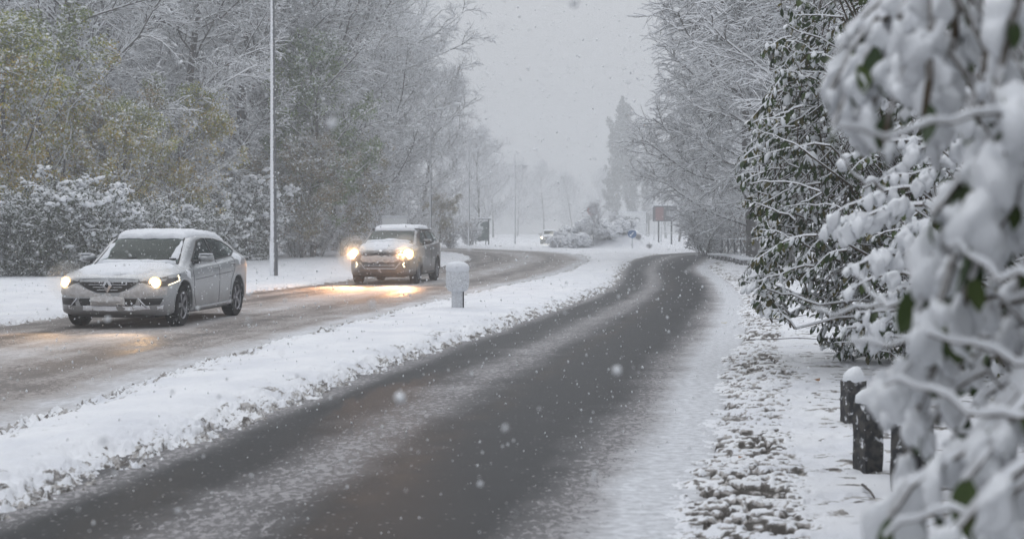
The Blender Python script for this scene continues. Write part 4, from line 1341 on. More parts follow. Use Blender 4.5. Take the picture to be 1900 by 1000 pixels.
def make_car(sp):
    root = empty(sp['name'])
    bm = body_mesh(sp)
    me = bpy.data.meshes.new('body'); bm.to_mesh(me); bm.free()
    bvh0 = None
    o = link('body', me, sp['paint'])
    # wheel arches cut from the shell
    cut = MB()
    for x in (sp['wx_f'], sp['wx_r']):
        for s in (-1, 1):
            y0, y1 = (sp['hw'] - .30) * s, (sp['hw'] + .2) * s
            M_ = Matrix.Translation((x, (y0 + y1) / 2, sp['wr'] + .01)) @ Matrix.Rotation(PI / 2, 4, 'X')
            cut.lathe([(sp['wr'] + .055, -.25), (sp['wr'] + .055, .25)], 40, M=M_)
    co = cut.build('cutter', m_plas)
    o.data.materials.append(m_plas)
    bo = o.modifiers.new('b', 'BOOLEAN'); bo.object = co; bo.operation = 'DIFFERENCE'; bo.solver = 'EXACT'
    dg = bpy.context.evaluated_depsgraph_get(); dg.update()
    m2 = bpy.data.meshes.new_from_object(o.evaluated_get(dg)); m2.name = 'body'
    bm = bmesh.new(); bm.from_mesh(m2)
    bpy.data.objects.remove(co); bpy.data.objects.remove(o)
    bvh = BVHTree.FromBMesh(bm)
    side = {1: Proj(bvh, (0, 0, 0), (-1, 0, 0), (0, 0, 1)), -1: Proj(bvh, (0, 0, 0), (1, 0, 0), (0, 0, 1))}
    front = Proj(bvh, (0, 0, 0), (0, 1, 0), (0, 0, 1))
    ws = Proj(bvh, (0, 0, 0), (0, 1, 0), (-math.sin(R(55)), 0, math.cos(R(55))))
    rear = Proj(bvh, (0, 0, 0), (0, -1, 0), (0, 0, 1))
    topp = Proj(bvh, (0, 0, 0), (1, 0, 0), (0, 1, 0))
    corner = {s: Proj(bvh, (0, 0, 0), (-math.sin(R(32)) * 1.0 * s, math.cos(R(32)), 0), (0, 0, 1)) for s in (1, -1)}
    def S_(s, poly): return [(-a, b) for a, b in poly][::-1] if s > 0 else poly     # side drawings are made in (x, z)
    holes = []
    for s in (1, -1):
        for w_ in sp['side_glass']: holes.append((side[s], S_(s, w_)))
    wpoly = sp['windscreen']
    tov = lambda x, z: -math.sin(R(55)) * x + math.cos(R(55)) * z
    wp = [(y, tov(x, z)) for x, y, z in wpoly]
    if True:
        A_ = sum(wp[i][0] * wp[(i + 1) % len(wp)][1] - wp[(i + 1) % len(wp)][0] * wp[i][1] for i in range(len(wp)))
        if A_ < 0: wp = wp[::-1]
    holes.append((ws, wp)); holes.append((rear, sp['rear_glass']))
    kill = []
    sm = [(h, shrink(p, .022)) for h, p in holes]
    for f in bm.faces:
        c, nn = f.calc_center_median(), f.normal
        if c.z < .75: continue
        for h, p in sm:
            if h.face_in(c, nn, p): kill.append(f); break
    bvh_full = bvh
    bmesh.ops.delete(bm, geom=kill, context='FACES')
    for f in bm.faces: f.smooth = True
    bm.to_mesh(m2); bm.free()
    try: m2.set_sharp_from_angle(angle=R(38))
    except Exception: pass
    body = link('body', m2, None, root)
    m2.materials.clear(); m2.materials.append(sp['paint']); m2.materials.append(m_plas)
    # panes with black surrounds
    for s in (1, -1):
        for w_ in sp['side_glass']:
            pane = patch(side[s], S_(s, w_), .003, .006, .06, 'side_window', m_glass_side, root)
            seam(side[s], S_(s, shrink(w_, -.004)), .013, 'window_seal', m_plas, pane, closed=True)
    pane = patch(ws, wp, .003, .006, .06, 'windscreen', m_glass, root)
    seam(ws, wp, .014, 'window_seal', m_plas, pane, closed=True)
    for s in (0,): 
        pass
    wt = sp['wiper']
    for i_, (a, b) in enumerate(wt):
        seam(ws, [(p[1], tov(p[0], p[2])) for p in (a, b)], .011, 'wiper', m_plas, root, off=.02)
    pane = patch(rear, sp['rear_glass'], .003, .006, .06, 'rear_window', m_glass, root)
    # doors: shut lines, sill, handles, mirrors
    for s in (1, -1):
        for ln in sp['shuts']: seam(side[s], [(-a * s, b) for a, b in ln], .0045, 'shut_line', m_plas, body)
        seam(side[s], [(-a * s, b) for a, b in sp['sill']], .022, 'sill_trim', m_chrome if sp.get('bright_sill') else m_plas, root, off=.004)
        for hx, hz in sp['handles']:
            h, nn = side[s].hit(-hx * s, hz)
            if h is None: continue
            mb = MB(); mb.tube([h + Vector((-.10, 0, 0)), h + nn * .03 + Vector((-.08, 0, .004)), h + nn * .032 + Vector((.06, 0, .004)), h + Vector((.09, 0, 0))], .012, n=8)
            mb.build('door_handle', sp['paint'], root, smooth=True)
        # mirror
        mx_, my_, mz_ = sp['mirror']; my_ *= s
        mr = MB()
        n = 14; prof = []
        V = []; F = []
        for i in range(7):
            t = i / 6; cx = -.08 + .17 * t; sc = math.sin(PI * min(.98, .5 + t * .5)) ** .5 if t > 0 else .97
            for q in range(n):
                w_ = 2 * PI * q / n
                V.append((mx_ + cx, my_ + .105 * s + .135 * sc * math.copysign(abs(math.cos(w_)) ** .75, math.cos(w_)), mz_ + .080 * sc * math.copysign(abs(math.sin(w_)) ** .75, math.sin(w_)) * (1 if math.sin(w_) > 0 else .8)))
        for i in range(6):
            for q in range(n): F.append((i * n + q, i * n + (q + 1) % n, (i + 1) * n + (q + 1) % n, (i + 1) * n + q))
        F.append(tuple(range(n))); F.append(tuple(range(6 * n, 7 * n)))
        mr.add(V, F); mo = mr.build('mirror', sp['paint'], root, smooth=True)
        mb = MB(); mb.box(mx_ - .03, mx_ + .05, my_ - .15 if s > 0 else my_ - .03, my_ + .03 if s > 0 else my_ + .15, mz_ - .085, mz_ - .045)
        mb.build('mirror_foot', m_plas, mo, bevel=.008)
        mb = MB(); mb.box(mx_ - .07, mx_ + .06, my_ + .03 * s, my_ + .22 * s, mz_ + .06, mz_ + .078) if s > 0 else mb.box(mx_ - .07, mx_ + .06, my_ + .22 * s, my_ + .03 * s, mz_ + .06, mz_ + .078)
        mb.build('snow_cap', m_carsnow, mo, bevel=.008)
        # arch lips
        for x in (sp['wx_f'], sp['wx_r']):
            pts = []
            for q in range(21):
                t = R(-12) + R(204) * q / 20
                pts.append((-(x + (sp['wr'] + .062) * math.cos(t)) * s, sp['wr'] + .01 + (sp['wr'] + .062) * math.sin(t)))
            pts = [p for p in pts if p[1] > sp['zlow'] + .04]
            seam(side[s], pts, .014, 'arch_lip', sp.get('lip', sp['paint']), body, off=-.002)
    # interior
    mi = MB()
    mi.box(sp['cab'][0], sp['cab'][1], -.66, .66, .28, .40)
    mi.box(sp['cab'][1] - .32, sp['cab'][1] - .02, -.64, .64, .62, sp['dash'])
    mi.build('cabin', m_int, root, bevel=.02)
    sx = sp['seat_x']
    for y in (.36, -.36):
        mb = MB(); mb.box(sx - .28, sx + .26, y - .25, y + .25, .40, .58)
        M_ = Matrix.Translation((sx - .28, y, .55)) @ Matrix.Rotation(R(-16), 4, 'Y')
        mb.box(-.12, .04, -.24, .24, 0, .62, M=M_); mb.box(-.09, .02, -.13, .13, .66, .84, M=M_)
        mb.build('seat', m_seat, root, bevel=.03)
    mb = MB(); mb.box(sx - 1.15, sx - .98, -.6, .6, .40, 1.02); mb.build('rear_seat', m_seat, root, bevel=.03)
    M_ = Matrix.Translation((sx + .50, .36, .86)) @ Matrix.Rotation(R(65), 4, 'Y')
    mb = MB(); mb.tube([M_ @ Vector((.18 * math.cos(2 * PI * q / 24), .18 * math.sin(2 * PI * q / 24), 0)) for q in range(24)], .014, n=8, closed=True)
    mb.box(-.17, .17, -.015, .015, -.01, .01, M=M_); mb.box(-.015, .015, -.17, .17, -.012, .012, M=M_)
    mb.build('steering_wheel', m_plas, root, smooth=True)
    # wheels
    for x, st in ((sp['wx_f'], sp.get('steer', 0)), (sp['wx_r'], 0)):
        for s in (1, -1):
            wheel(root, x, (sp['hw'] - .125) * s, sp['wr'], .21, s, steer=st)
    # under side, dark
    mb = MB(); mb.box(sp['xr'] + .35, sp['xf'] - .35, -.60, .60, sp['zlow'] - .03, sp['zlow'] + .06)
    for x in (sp['wx_f'], sp['wx_r']): mb.box(x - .05, x + .05, -.6, .6, sp['wr'] - .05, sp['wr'] + .05)
    mb.build('underbody', m_plas, root)
    sp['P'] = dict(side=side, front=front, top=topp, corner=corner, ws=ws, tov=tov, bvh=bvh_full, rear=rear)
    return root, body


def snow_h(seed, amp, edge=None, base=.02, dipf=7.0):
    def f(a, b):
        n = float(fbm(np.array([a * dipf]), np.array([b * dipf]), 3, seed)[0])
        return base + amp * n
    return f


def ragged(poly, amp, step, seed):
    r = random.Random(seed); out = []
    n = len(poly)
    for i in range(n):
        a, b = Vector(poly[i]), Vector(poly[(i + 1) % n]); L_ = (b - a).length; k_ = max(1, int(L_ / step))
        nn = Vector((-(b - a).y, (b - a).x)).normalized()
        for q in range(k_):
            out.append(tuple(a + (b - a) * q / k_ + nn * r.uniform(-amp, amp)))
    return out


def snow_patch(pr, poly, parent, name='snow_layer', seed=1, amp=.03, base=.012, rag=.02, step=.05, m=None):
    """layer that thins out to nothing at its rim"""
    rg = ragged(poly, rag, .08, seed)
    inner = [Vector(p) for p in rg]
    def f(a, b):
        p = Vector((a, b)); dmin = 9
        for i in range(len(inner)):
            q, w = inner[i], inner[(i + 1) % len(inner)]; e = w - q
            t = max(0, min(1, (p - q).dot(e) / max(e.length_squared, 1e-9))); dmin = min(dmin, (p - q - e * t).length)
        k_ = min(1, dmin / .06) ** .6
        n = float(fbm(np.array([a * 6.]), np.array([b * 6.]), 3, seed)[0]) + .3 * float(noise2(np.array([a * 31.]), np.array([b * 31.]), seed)[0])
        return k_ * (base + amp * n)
    return patch(pr, rg, .0, .004, step, name, m or m_carsnow, parent, hfun=f)


def headlamp_unit(root, pr, poly, lamp_uv, lamp_r, beam, parent_name='headlight', depth=.03, drl=None, house=None):
    hl = patch(pr, poly, .002, .010, .05, parent_name, house or m_plas, root)
    h, nn = pr.hit(*lamp_uv)
    fwd = Vector((1, 0, 0))
    d = (nn * .5 + fwd * .5).normalized()
    q = d.to_track_quat('Z', 'Y').to_matrix().to_4x4()
    M_ = Matrix.Translation(h + d * .004) @ q
    mb = MB(); mb.lathe([(.001, .030), (lamp_r * .45, .027), (lamp_r * .8, .017), (lamp_r, .0)], 20, M=M_, close=False)
    mb.build('lamp', beam, hl, smooth=True)
    mb = MB(); mb.lathe([(lamp_r, -.002), (lamp_r * 1.3, .016), (lamp_r * 1.5, .012), (lamp_r * 1.5, -.002)], 20, M=M_, close=False)
    mb.build('reflector_glow_ring', m_ring, hl, smooth=True)
    if drl: seam(pr, drl, .007, 'light_strip', m_drl, hl, off=.010)
    return hl, h


def beam_light(name, car, p, energy, size=.10, spot=60, col=(1.0, .62, .30), tilt=-24.0, yaw=0.0, glow=.13):
    d = bpy.data.lights.new(name, 'SPOT'); d.energy = energy; d.color = col; d.spot_size = R(spot); d.spot_blend = .55; d.shadow_soft_size = size
    o = bpy.data.objects.new(name, d); C.objects.link(o); o.parent = car
    o.location = p
    v = Vector((math.cos(R(tilt)) * math.cos(R(yaw)), math.cos(R(tilt)) * math.sin(R(yaw)), math.sin(R(tilt))))
    o.rotation_euler = (-v).to_track_quat('Z', 'Y').to_euler()
    # extra wide light added at the lamp so the mist ball glows
    d2 = bpy.data.lights.new('headlight_glow', 'SPOT'); d2.energy = energy * glow; d2.color = col; d2.spot_size = R(150); d2.spot_blend = .8; d2.shadow_soft_size = .05
    o2 = bpy.data.objects.new('headlight_glow', d2); C.objects.link(o2); o2.parent = car
    o2.location = (p[0] - .12, p[1], p[2]); o2.rotation_euler = (Vector((-1, 0, 0))).to_track_quat('Z', 'Y').to_euler()
    return o


# ------------------------------------------------------------------ silver hatchback
paint_silver = paint_mat('silver_paint', (.36, .375, .39), .5, .5)
hatch = dict(name='parked_car', paint=paint_silver, xr=-2.10, xf=2.18, cap_r=.26, cap_f=.58, ey=.36, ez=.16, zm_f=.50, zm_r=.66, lean_f=.30, lean_r=.10,
    halfw=[(-2.2, .84), (-1.6, .89), (-.9, .905), (.5, .905), (1.3, .905), (1.8, .90), (2.2, .88)],
    bottom=[(-2.2, .30), (-1.7, .22), (-1, .18), (1.2, .18), (1.8, .18), (2.2, .20)],
    top=[(-2.2, 1.0), (-2.05, 1.07), (-1.88, 1.19), (-1.55, 1.315), (-1.15, 1.385), (-.6, 1.43), (0, 1.44), (.38, 1.385), (.75, 1.18), (1.1, .965), (1.35, .93), (1.8, .875), (2.2, .805)],
    belt=[(-2.2, 1.0), (-1.9, 1.03), (-1.2, 1.01), (-.4, .96), (.5, .92), (1.1, .87), (1.6, .83), (2.2, .74)],
    roofw=[(-2.2, .66), (-1.7, .63), (-.9, .63), (0, .64), (.4, .66), (.8, .70), (1.1, .74), (1.6, .70), (2.2, .64)],
    rail=[(-2.2, .97), (-2.05, 1.03), (-1.86, 1.13), (-1.55, 1.25), (-1.15, 1.32), (-.6, 1.37), (0, 1.38), (.38, 1.32), (.75, 1.11), (1.1, .92), (1.35, .90), (1.8, .845), (2.2, .78)],
    wx_f=1.36, wx_r=-1.31, wr=.325, hw=.905, zlow=.18,
    side_glass=[[(.72, .99), (.60, 1.05), (.20, 1.30), (-.08, 1.335), (-.20, 1.335), (-.26, 1.00)], [(-.33, 1.0), (-.29, 1.335), (-.65, 1.325), (-1.05, 1.28), (-1.32, 1.20), (-1.46, 1.12), (-1.15, 1.045)]],
    windscreen=[(1.05, -.68, .955), (1.13, 0, .975), (1.05, .68, .955), (.42, .56, 1.355), (.40, 0, 1.385), (.42, -.56, 1.355)],
    rear_glass=[(-.50, 1.07), (.50, 1.07), (.43, 1.23), (-.43, 1.23)],
    wiper=[((1.07, .10, .965), (.96, .62, 1.03)), ((1.07, -.55, .965), (.96, -.02, 1.03))],
    shuts=[[(.86, .93), (.92, .80), (.90, .45), (.80, .27)], [(-.30, .98), (-.32, .60), (-.28, .27)], [(-1.18, 1.02), (-1.10, .80), (-.92, .62), (-.86, .30)], [(.86, .70), (-1.0, .78)]],
    sill=[(.88, .25), (-.88, .27)], bright_sill=True, handles=[(-.12, .86), (-1.0, .90)], mirror=(.66, .88, 1.03), cab=(-1.6, 1.15), dash=.92, seat_x=.05, steer=R(2))
car1, body1 = make_car(hatch)
P = hatch['P']
# grille with slats and diamond badge, lower intakes, plate, lamps (front drawing: y, z)
gpoly = [(-.50, .70), (-.30, .585), (-.16, .54), (.16, .54), (.30, .585), (.50, .70), (.46, .74), (.0, .755), (-.46, .74)]
gr_o = patch(P['front'], gpoly, .002, .012, .06, 'grille', m_plas, car1)
for z in (.58, .62, .66, .70):
    w_ = .17 + (z - .585) * 1.7
    seam(P['front'], [(-w_, z), (w_, z)], .0042, 'slat', m_chrome, gr_o, off=.012)
bz, bh, bw = .65, .115, .075
h, nn = P['front'].hit(0, bz)
mb = MB()
dia = [(0, -bh), (bw, 0), (0, bh), (-bw, 0)]; din = [(a * .42, b * .46) for a, b in dia]
X0 = h.x + .035
for i in range(4):
    a, b = dia[i], dia[(i + 1) % 4]; c, d = din[(i + 1) % 4], din[i]
    mb.add([(X0, a[0], bz + a[1]), (X0, b[0], bz + b[1]), (X0 + .012, c[0], bz + c[1]), (X0 + .012, d[0], bz + d[1]), (X0 - .03, a[0], bz + a[1]), (X0 - .03, b[0], bz + b[1]), (X0 - .03, c[0], bz + c[1]), (X0 - .03, d[0], bz + d[1])],
           [(0, 1, 2, 3), (0, 4, 5, 1), (3, 2, 6, 7)])
mb.build('badge', m_chrome, gr_o)
patch(P['front'], [(-.46, .455), (-.42, .345), (.42, .345), (.46, .455)], .002, .012, .06, 'lower_intake', m_plas, car1)
for s in (1, -1):
    pl = [(.50 * s, .345), (.76 * s, .36), (.80 * s, .46), (.52 * s, .455)]
    patch(P['front'], pl if s > 0 else pl[::-1], .003, .012, .05, 'fog_intake', m_plas, car1)
    seam(P['front'], [(.47 * s, .46), (.60 * s, .32)], .014, 'intake_trim', m_chrome, car1, off=.01)
    # headlight drawn on the corner plane; its u is measured along the turned plane
    pr = P['corner'][s]
    def U(y, x): return (Vector((x, y * s, 0)) - pr.o).dot(pr.u)
    poly = [(U(.42, 2.10), .70), (U(.62, 2.0), .625), (U(.80, 1.86), .635), (U(.90, 1.60), .72), (U(.91, 1.48), .81), (U(.86, 1.70), .80), (U(.70, 1.96), .755)]
    if s < 0: poly = poly[::-1]
    hl, hp = headlamp_unit(car1, pr, poly, (U(.64, 1.97), .690), .062, m_beam, drl=[(U(.885, 1.60), .79), (U(.90, 1.58), .71), (U(.80, 1.84), .65)])
    beam_light('headlight_beam', car1, (2.45, .64 * s, .72), 75)
# number plate under clinging snow
h, nn = P['front'].hit(0, .42)
mb = MB(); mb.box(h.x + .005, h.x + .02, -.26, .26, .365, .475); mb.build('number_plate', mat('plate', (.7, .7, .68), .4), car1, bevel=.004)
pf = P['front']
mb = MB()
rr_ = random.Random(4)
snow_patch(pf, [(-.28, .345), (.02, .33), (.26, .35), (.27, .45), (.22, .50), (-.05, .505), (-.26, .47)], car1, 'snow_layer', 5, .045, .035, .02, m=m_dirtysnow)
snow_patch(pf, [(-.84, .50), (-.5, .475), (0, .470), (.5, .475), (.84, .50), (.84, .62), (.66, .64), (.52, .69), (.36, .60), (.2, .535), (-.2, .535), (-.36, .60), (-.52, .69), (-.66, .64), (-.84, .62)], car1, 'snow_layer', 6, .018, .008, .012, m=m_dirtysnow)
snow_patch(pf, [(-.80, .29), (0, .27), (.80, .29), (.80, .345), (.3, .34), (-.3, .34), (-.8, .345)], car1, 'snow_layer', 7, .03, .014, .012)
snow_patch(P['top'], [(1.10, -.62), (1.25, -.72), (1.70, -.66), (1.98, -.46), (2.02, 0), (1.98, .46), (1.70, .66), (1.25, .72), (1.10, .62), (1.04, 0)], car1, 'snow_layer', 8, .028, .006, .03)
snow_patch(P['top'], [(.46, -.55), (.20, -.62), (-1.0, -.60), (-1.72, -.55), (-1.80, 0), (-1.72, .55), (-1.0, .60), (.20, .62), (.46, .55), (.50, 0)], car1, 'snow_layer', 9, .045, .035, .012)
tv = P['tov']
snow_patch(P['ws'], [(-.66, tv(1.08, .95)), (0, tv(1.18, .97)), (.66, tv(1.08, .95)), (.62, tv(.98, 1.01)), (.3, tv(1.02, 1.02)), (0, tv(1.01, 1.045)), (-.3, tv(1.02, 1.02)), (-.62, tv(.98, 1.01))], car1, 'snow_layer', 10, .03, .03, .02)
for s in (1, -1):   # snow on the windscreen pillars and the rear shoulder
    pl = [(.52 * s, tv(.95, 1.06)), (.66 * s, tv(1.0, 1.02)), (.60 * s, tv(.5, 1.32)), (.53 * s, tv(.48, 1.34))]
    snow_patch(P['ws'], pl if s > 0 else pl[::-1], car1, 'snow_layer', 11 + s, .02, .014, .012)
    sd_ = P['side'][s]
    pl = [(-1.20, 1.03), (-1.46, 1.10), (-1.66, 1.06), (-1.60, .98), (-1.48, .93), (-1.45, .72), (-1.40, .93), (-1.28, .97)]
    pl = [(-a * s, b) for a, b in pl]
    snow_patch(sd_, pl[::-1] if s > 0 else pl, car1, 'snow_layer', 14 + s, .012, .006, .008)
    pl = [(1.02, .88), (1.26, .84), (1.20, .76), (1.06, .70)]
    pl = [(-a * s, b) for a, b in pl]
    snow_patch(sd_, pl[::-1] if s > 0 else pl, car1, 'snow_layer', 17 + s, .012, .006, .012)
dr = driver(car1, -.02, .36, .60)
tag(dr, 'driver in dark clothes behind the windscreen of the silver hatchback', 'person'); dr.parent = None
def pose_car(c, px_f, Yf, head_deg, wx_f):
    """front axle centre on the ground at (px, Y); head_deg = heading of the nose from -Y, positive towards -X"""
    a = -PI / 2 - R(head_deg)
    X = PX(px_f, Yf)
    c.rotation_euler = (0, 0, a)
    c.location = (X - math.cos(a) * wx_f, Yf - math.sin(a) * wx_f, .012)
# left front wheel meets the road at (345, 600), rear one at (440, 585)
pose_car(car1, 238, 22.1, 7.0, 1.36)
dr.matrix_world = Matrix.Translation(car1.location) @ Matrix.Rotation(car1.rotation_euler.z, 4, 'Z')
dr.location = car1.location; dr.rotation_euler = car1.rotation_euler
car1.name = 'silver_hatchback'
tag(car1, 'silver hatchback with snow on roof and bonnet and a diamond badge, nearest oncoming car', 'car', 'oncoming cars with lit headlights')

# ------------------------------------------------------------------ grey crossover
paint_grey = paint_mat('grey_paint', (.085, .08, .076), .4, .55)
cross = dict(name='grey_crossover', paint=paint_grey, xr=-2.2, xf=2.2, cap_r=.34, cap_f=.55, ey=.34, ez=.14, zm_f=.56, zm_r=.75, lean_f=.22, lean_r=.06,
    halfw=[(-2.2, .86), (-1.6, .91), (-.9, .92), (.5, .92), (1.3, .92), (1.8, .915), (2.2, .89)],
    bottom=[(-2.2, .34), (-1.7, .26), (-1, .22), (1.2, .22), (1.8, .22), (2.2, .24)],
    top=[(-2.2, 1.146), (-2.05, 1.320), (-1.9, 1.451), (-1.5, 1.525), (-.7, 1.551), (0, 1.538), (.38, 1.485), (.80, 1.294), (1.18, 1.129), (1.4, 1.090), (1.8, 1.020), (2.2, 0.930)],
    belt=[(-2.2, 1.1), (-1.9, 1.14), (-1.2, 1.12), (-.4, 1.08), (.5, 1.04), (1.1, 1.0), (1.6, .96), (2.2, .86)],
    roofw=[(-2.2, .66), (-1.7, .64), (-.9, .66), (0, .66), (.4, .67), (.8, .71), (1.1, .75), (1.6, .71), (2.2, .66)],
    rail=[(-2.2, 1.100), (-2.05, 1.259), (-1.85, 1.398), (-1.5, 1.468), (-.7, 1.494), (0, 1.485), (.38, 1.433), (.80, 1.242), (1.18, 1.070), (1.4, 1.040), (1.8, 0.980), (2.2, 0.900)],
    wx_f=1.34, wx_r=-1.30, wr=.345, hw=.92, zlow=.22,
    side_glass=[[(.80, 1.090), (.66, 1.163), (.22, 1.407), (-.20, 1.442), (-.27, 1.100)], [(-.34, 1.110), (-.30, 1.442), (-.80, 1.442), (-1.10, 1.416), (-1.10, 1.146)], [(-1.17, 1.155), (-1.17, 1.416), (-1.55, 1.390), (-1.75, 1.259), (-1.6, 1.181)]],
    windscreen=[(1.09, -.68, 1.100), (1.16, 0, 1.129), (1.09, .68, 1.100), (.42, .58, 1.451), (.40, 0, 1.477), (.42, -.58, 1.451)],
    rear_glass=[(-.55, 1.16), (.55, 1.16), (.48, 1.37), (-.48, 1.37)],
    wiper=[((1.10, .12, 1.100), (.98, .64, 1.163)), ((1.10, -.55, 1.100), (.98, .0, 1.163))],
    shuts=[[(.86, 1.03), (.92, .88), (.90, .5), (.80, .32)], [(-.31, 1.09), (-.33, .66), (-.29, .32)], [(-1.14, 1.12), (-1.10, .88), (-.92, .68), (-.86, .34)]],
    sill=[(.88, .29), (-.88, .31)], handles=[(-.12, .97), (-.98, 1.0)], mirror=(.74, .90, 1.14), cab=(-1.6, 1.2), dash=1.02, seat_x=.05)
car2, body2 = make_car(cross)
P = cross['P']
patch(P['front'], [(-.30, .80), (.30, .80), (.27, .845), (-.27, .845)], .002, .012, .06, 'grille', m_plas, car2)
li = patch(P['front'], [(-.50, .585), (-.40, .46), (.40, .46), (.50, .585)], .002, .012, .06, 'lower_grille', m_plas, car2)
for z in (.50, .54): seam(P['front'], [(-.43, z), (.43, z)], .006, 'slat', m_chrome, li, off=.01)
seam(P['front'], [(-.56, .60), (-.42, .43), (.42, .43), (.56, .60)], .012, 'grille_trim', m_chrome, car2, off=.006)
mb = MB()
h, nn = P['front'].hit(0, .90)
mb.lathe([(.055, 0), (.045, .016), (.001, .02)], 6, M=Matrix.Translation(h) @ nn.to_track_quat('Z', 'Y').to_matrix().to_4x4()); mb.build('badge', m_chrome, car2)
m_beam2 = mat('lit_headlamp_warm', (1, .9, .7), .5, emit=(1.0, .70, .36), es=60)
for s in (1, -1):
    pr = P['corner'][s]
    def U(y, x): return (Vector((x, y * s, 0)) - pr.o).dot(pr.u)
    poly = [(U(.50, 2.02), .82), (U(.60, 2.0), .765), (U(.80, 1.86), .76), (U(.90, 1.62), .84), (U(.91, 1.50), .945), (U(.84, 1.74), .93), (U(.66, 1.96), .89)]
    if s < 0: poly = poly[::-1]
    headlamp_unit(car2, pr, poly, (U(.68, 1.93), .825), .105, m_beam2)
    fo = [(.60 * s, .44), (.78 * s, .46), (.80 * s, .64), (.66 * s, .62)]
    fg = patch(P['front'], fo if s > 0 else fo[::-1], .002, .01, .05, 'fog_intake', m_plas, car2)
    seam(P['front'], [(.66 * s, .60), (.63 * s, .54), (.67 * s, .47)], .012, 'light_strip', mat('lit_bar', (1, .9, .7), emit=(1, .8, .5), es=5), fg, off=.012)
    beam_light('headlight_beam', car2, (2.5, .68 * s, .84), 1500, size=.14, spot=50, col=(1.0, .50, .23), tilt=-25.5, glow=.10)
    seam(P['side'][s], [(-.45 * s, 1.47), (1.45 * s, 1.47)], .018, 'roof_rail', m_plas, car2, off=.03)
mb = MB(); h, nn = P['front'].hit(0, .66)
mb.box(h.x, h.x + .015, -.26, .26, .62, .73); mb.build('number_plate', mat('plate_far', (.6, .6, .58), .4), car2, bevel=.004)
snow_patch(P['front'], [(-.40, .60), (.40, .60), (.55, .66), (.52, .79), (.3, .78), (-.3, .78), (-.52, .79), (-.55, .66)], car2, 'snow_layer', 26, .018, .008, .02, m=m_dirtysnow)
snow_patch(P['top'], [(1.18, -.60), (1.3, -.72), (1.75, -.66), (2.0, -.46), (2.06, 0), (2.0, .46), (1.75, .66), (1.3, .72), (1.18, .60), (1.12, 0)], car2, 'snow_layer', 28, .03, .012, .03)
snow_patch(P['top'], [(.46, -.55), (.20, -.62), (-1.0, -.62), (-1.80, -.57), (-1.86, 0), (-1.80, .57), (-1.0, .62), (.20, .62), (.46, .55), (.50, 0)], car2, 'snow_layer', 29, .05, .05, .012)
tv = P['tov']
snow_patch(P['ws'], [(-.66, tv(1.12, 1.09)), (0, tv(1.22, 1.11)), (.66, tv(1.12, 1.09)), (.60, tv(1.0, 1.17)), (.3, tv(1.04, 1.19)), (0, tv(.98, 1.24)), (-.3, tv(1.02, 1.19)), (-.62, tv(1.0, 1.17))], car2, 'snow_layer', 30, .04, .035, .025)
pose_car(car2, 718, 39.3, 8.0, 1.34)
dr2 = driver(car2, -.02, .36, .68); dr2.parent = None
dr2.location = car2.location; dr2.rotation_euler = car2.rotation_euler
tag(dr2, 'driver in dark clothes behind the windscreen of the grey crossover', 'person')
tag(car2, 'dark grey crossover with dazzling headlights and snow on its roof, second oncoming car', 'car', 'oncoming cars with lit headlights')

m_halo = bpy.data.materials.new('halo_ball'); m_halo.use_nodes = True  # added mist balls that stand in for the glow around the headlamps
k = N(m_halo); k.t.nodes.remove(k.b)
pv = k.n('ShaderNodeVolumePrincipled'); pv.inputs['Color'].default_value = (.9, .9, .9, 1); pv.inputs['Density'].default_value = .45
k.l(pv.outputs[0], [n for n in k.t.nodes if n.type == 'OUTPUT_MATERIAL'][0].inputs['Volume'])
for car, xx, zz in ((car2, 2.05, .83), (car1, 2.05, .72)):
    for s in (1, -1):
        o = link('halo_ball', np_mesh('halo_ball', I2V * (.55 if car is car2 else .32), I2F), m_halo, kind='stuff')
        o.matrix_basis = Matrix.Translation(car.location) @ Matrix.Rotation(car.rotation_euler.z, 4, 'Z') @ Matrix.Translation((xx, .68 * s, zz))
        o['label'] = 'fine snow swirling in the light of a headlamp'

# ------------------------------------------------------------------ car far off behind the roundabout: a copy of the hatchback, half hidden
car3 = copy_tree(car1)
car3.name = 'far_car'
for ch in list(car3.children):
    if ch.type == 'LIGHT': bpy.data.objects.remove(ch)
    elif ch.name.startswith('headlight'):
        for l in ch.children:
            if l.name.startswith('lamp'):
                l.data = l.data.copy(); l.data.materials.clear(); l.data.materials.append(m_beam_far)
tag(car3, 'small distant car with pale yellow headlight behind the snowy roundabout', 'car', 'oncoming cars with lit headlights')
pose_car(car3, 1019, 142, 2.0, 1.36)
o = link('halo_ball', np_mesh('halo_ball', I2V * .75, I2F), m_halo, kind='stuff')  # added mist ball giving the distant headlamp its halo
o.matrix_basis = Matrix.Translation(car3.location) @ Matrix.Rotation(car3.rotation_euler.z, 4, 'Z') @ Matrix.Translation((2.2, .68, .75))
o['label'] = 'ball of mist added at the lamp of the distant car to form its glow'
beam_light('headlight_beam', car3, (2.45, .64, .72), 900, spot=100, tilt=0, col=(1, .9, .6))
# ================================================================== STREET FURNITURE
m_post = mat('galvanised_post', (.16, .17, .18), .5, .4)
k = N(m_post); ob = k.obj()
g_ = k.n('ShaderNodeNewGeometry'); q_ = k.n('ShaderNodeSeparateXYZ'); k.l(g_.outputs['Normal'], q_.inputs[0])
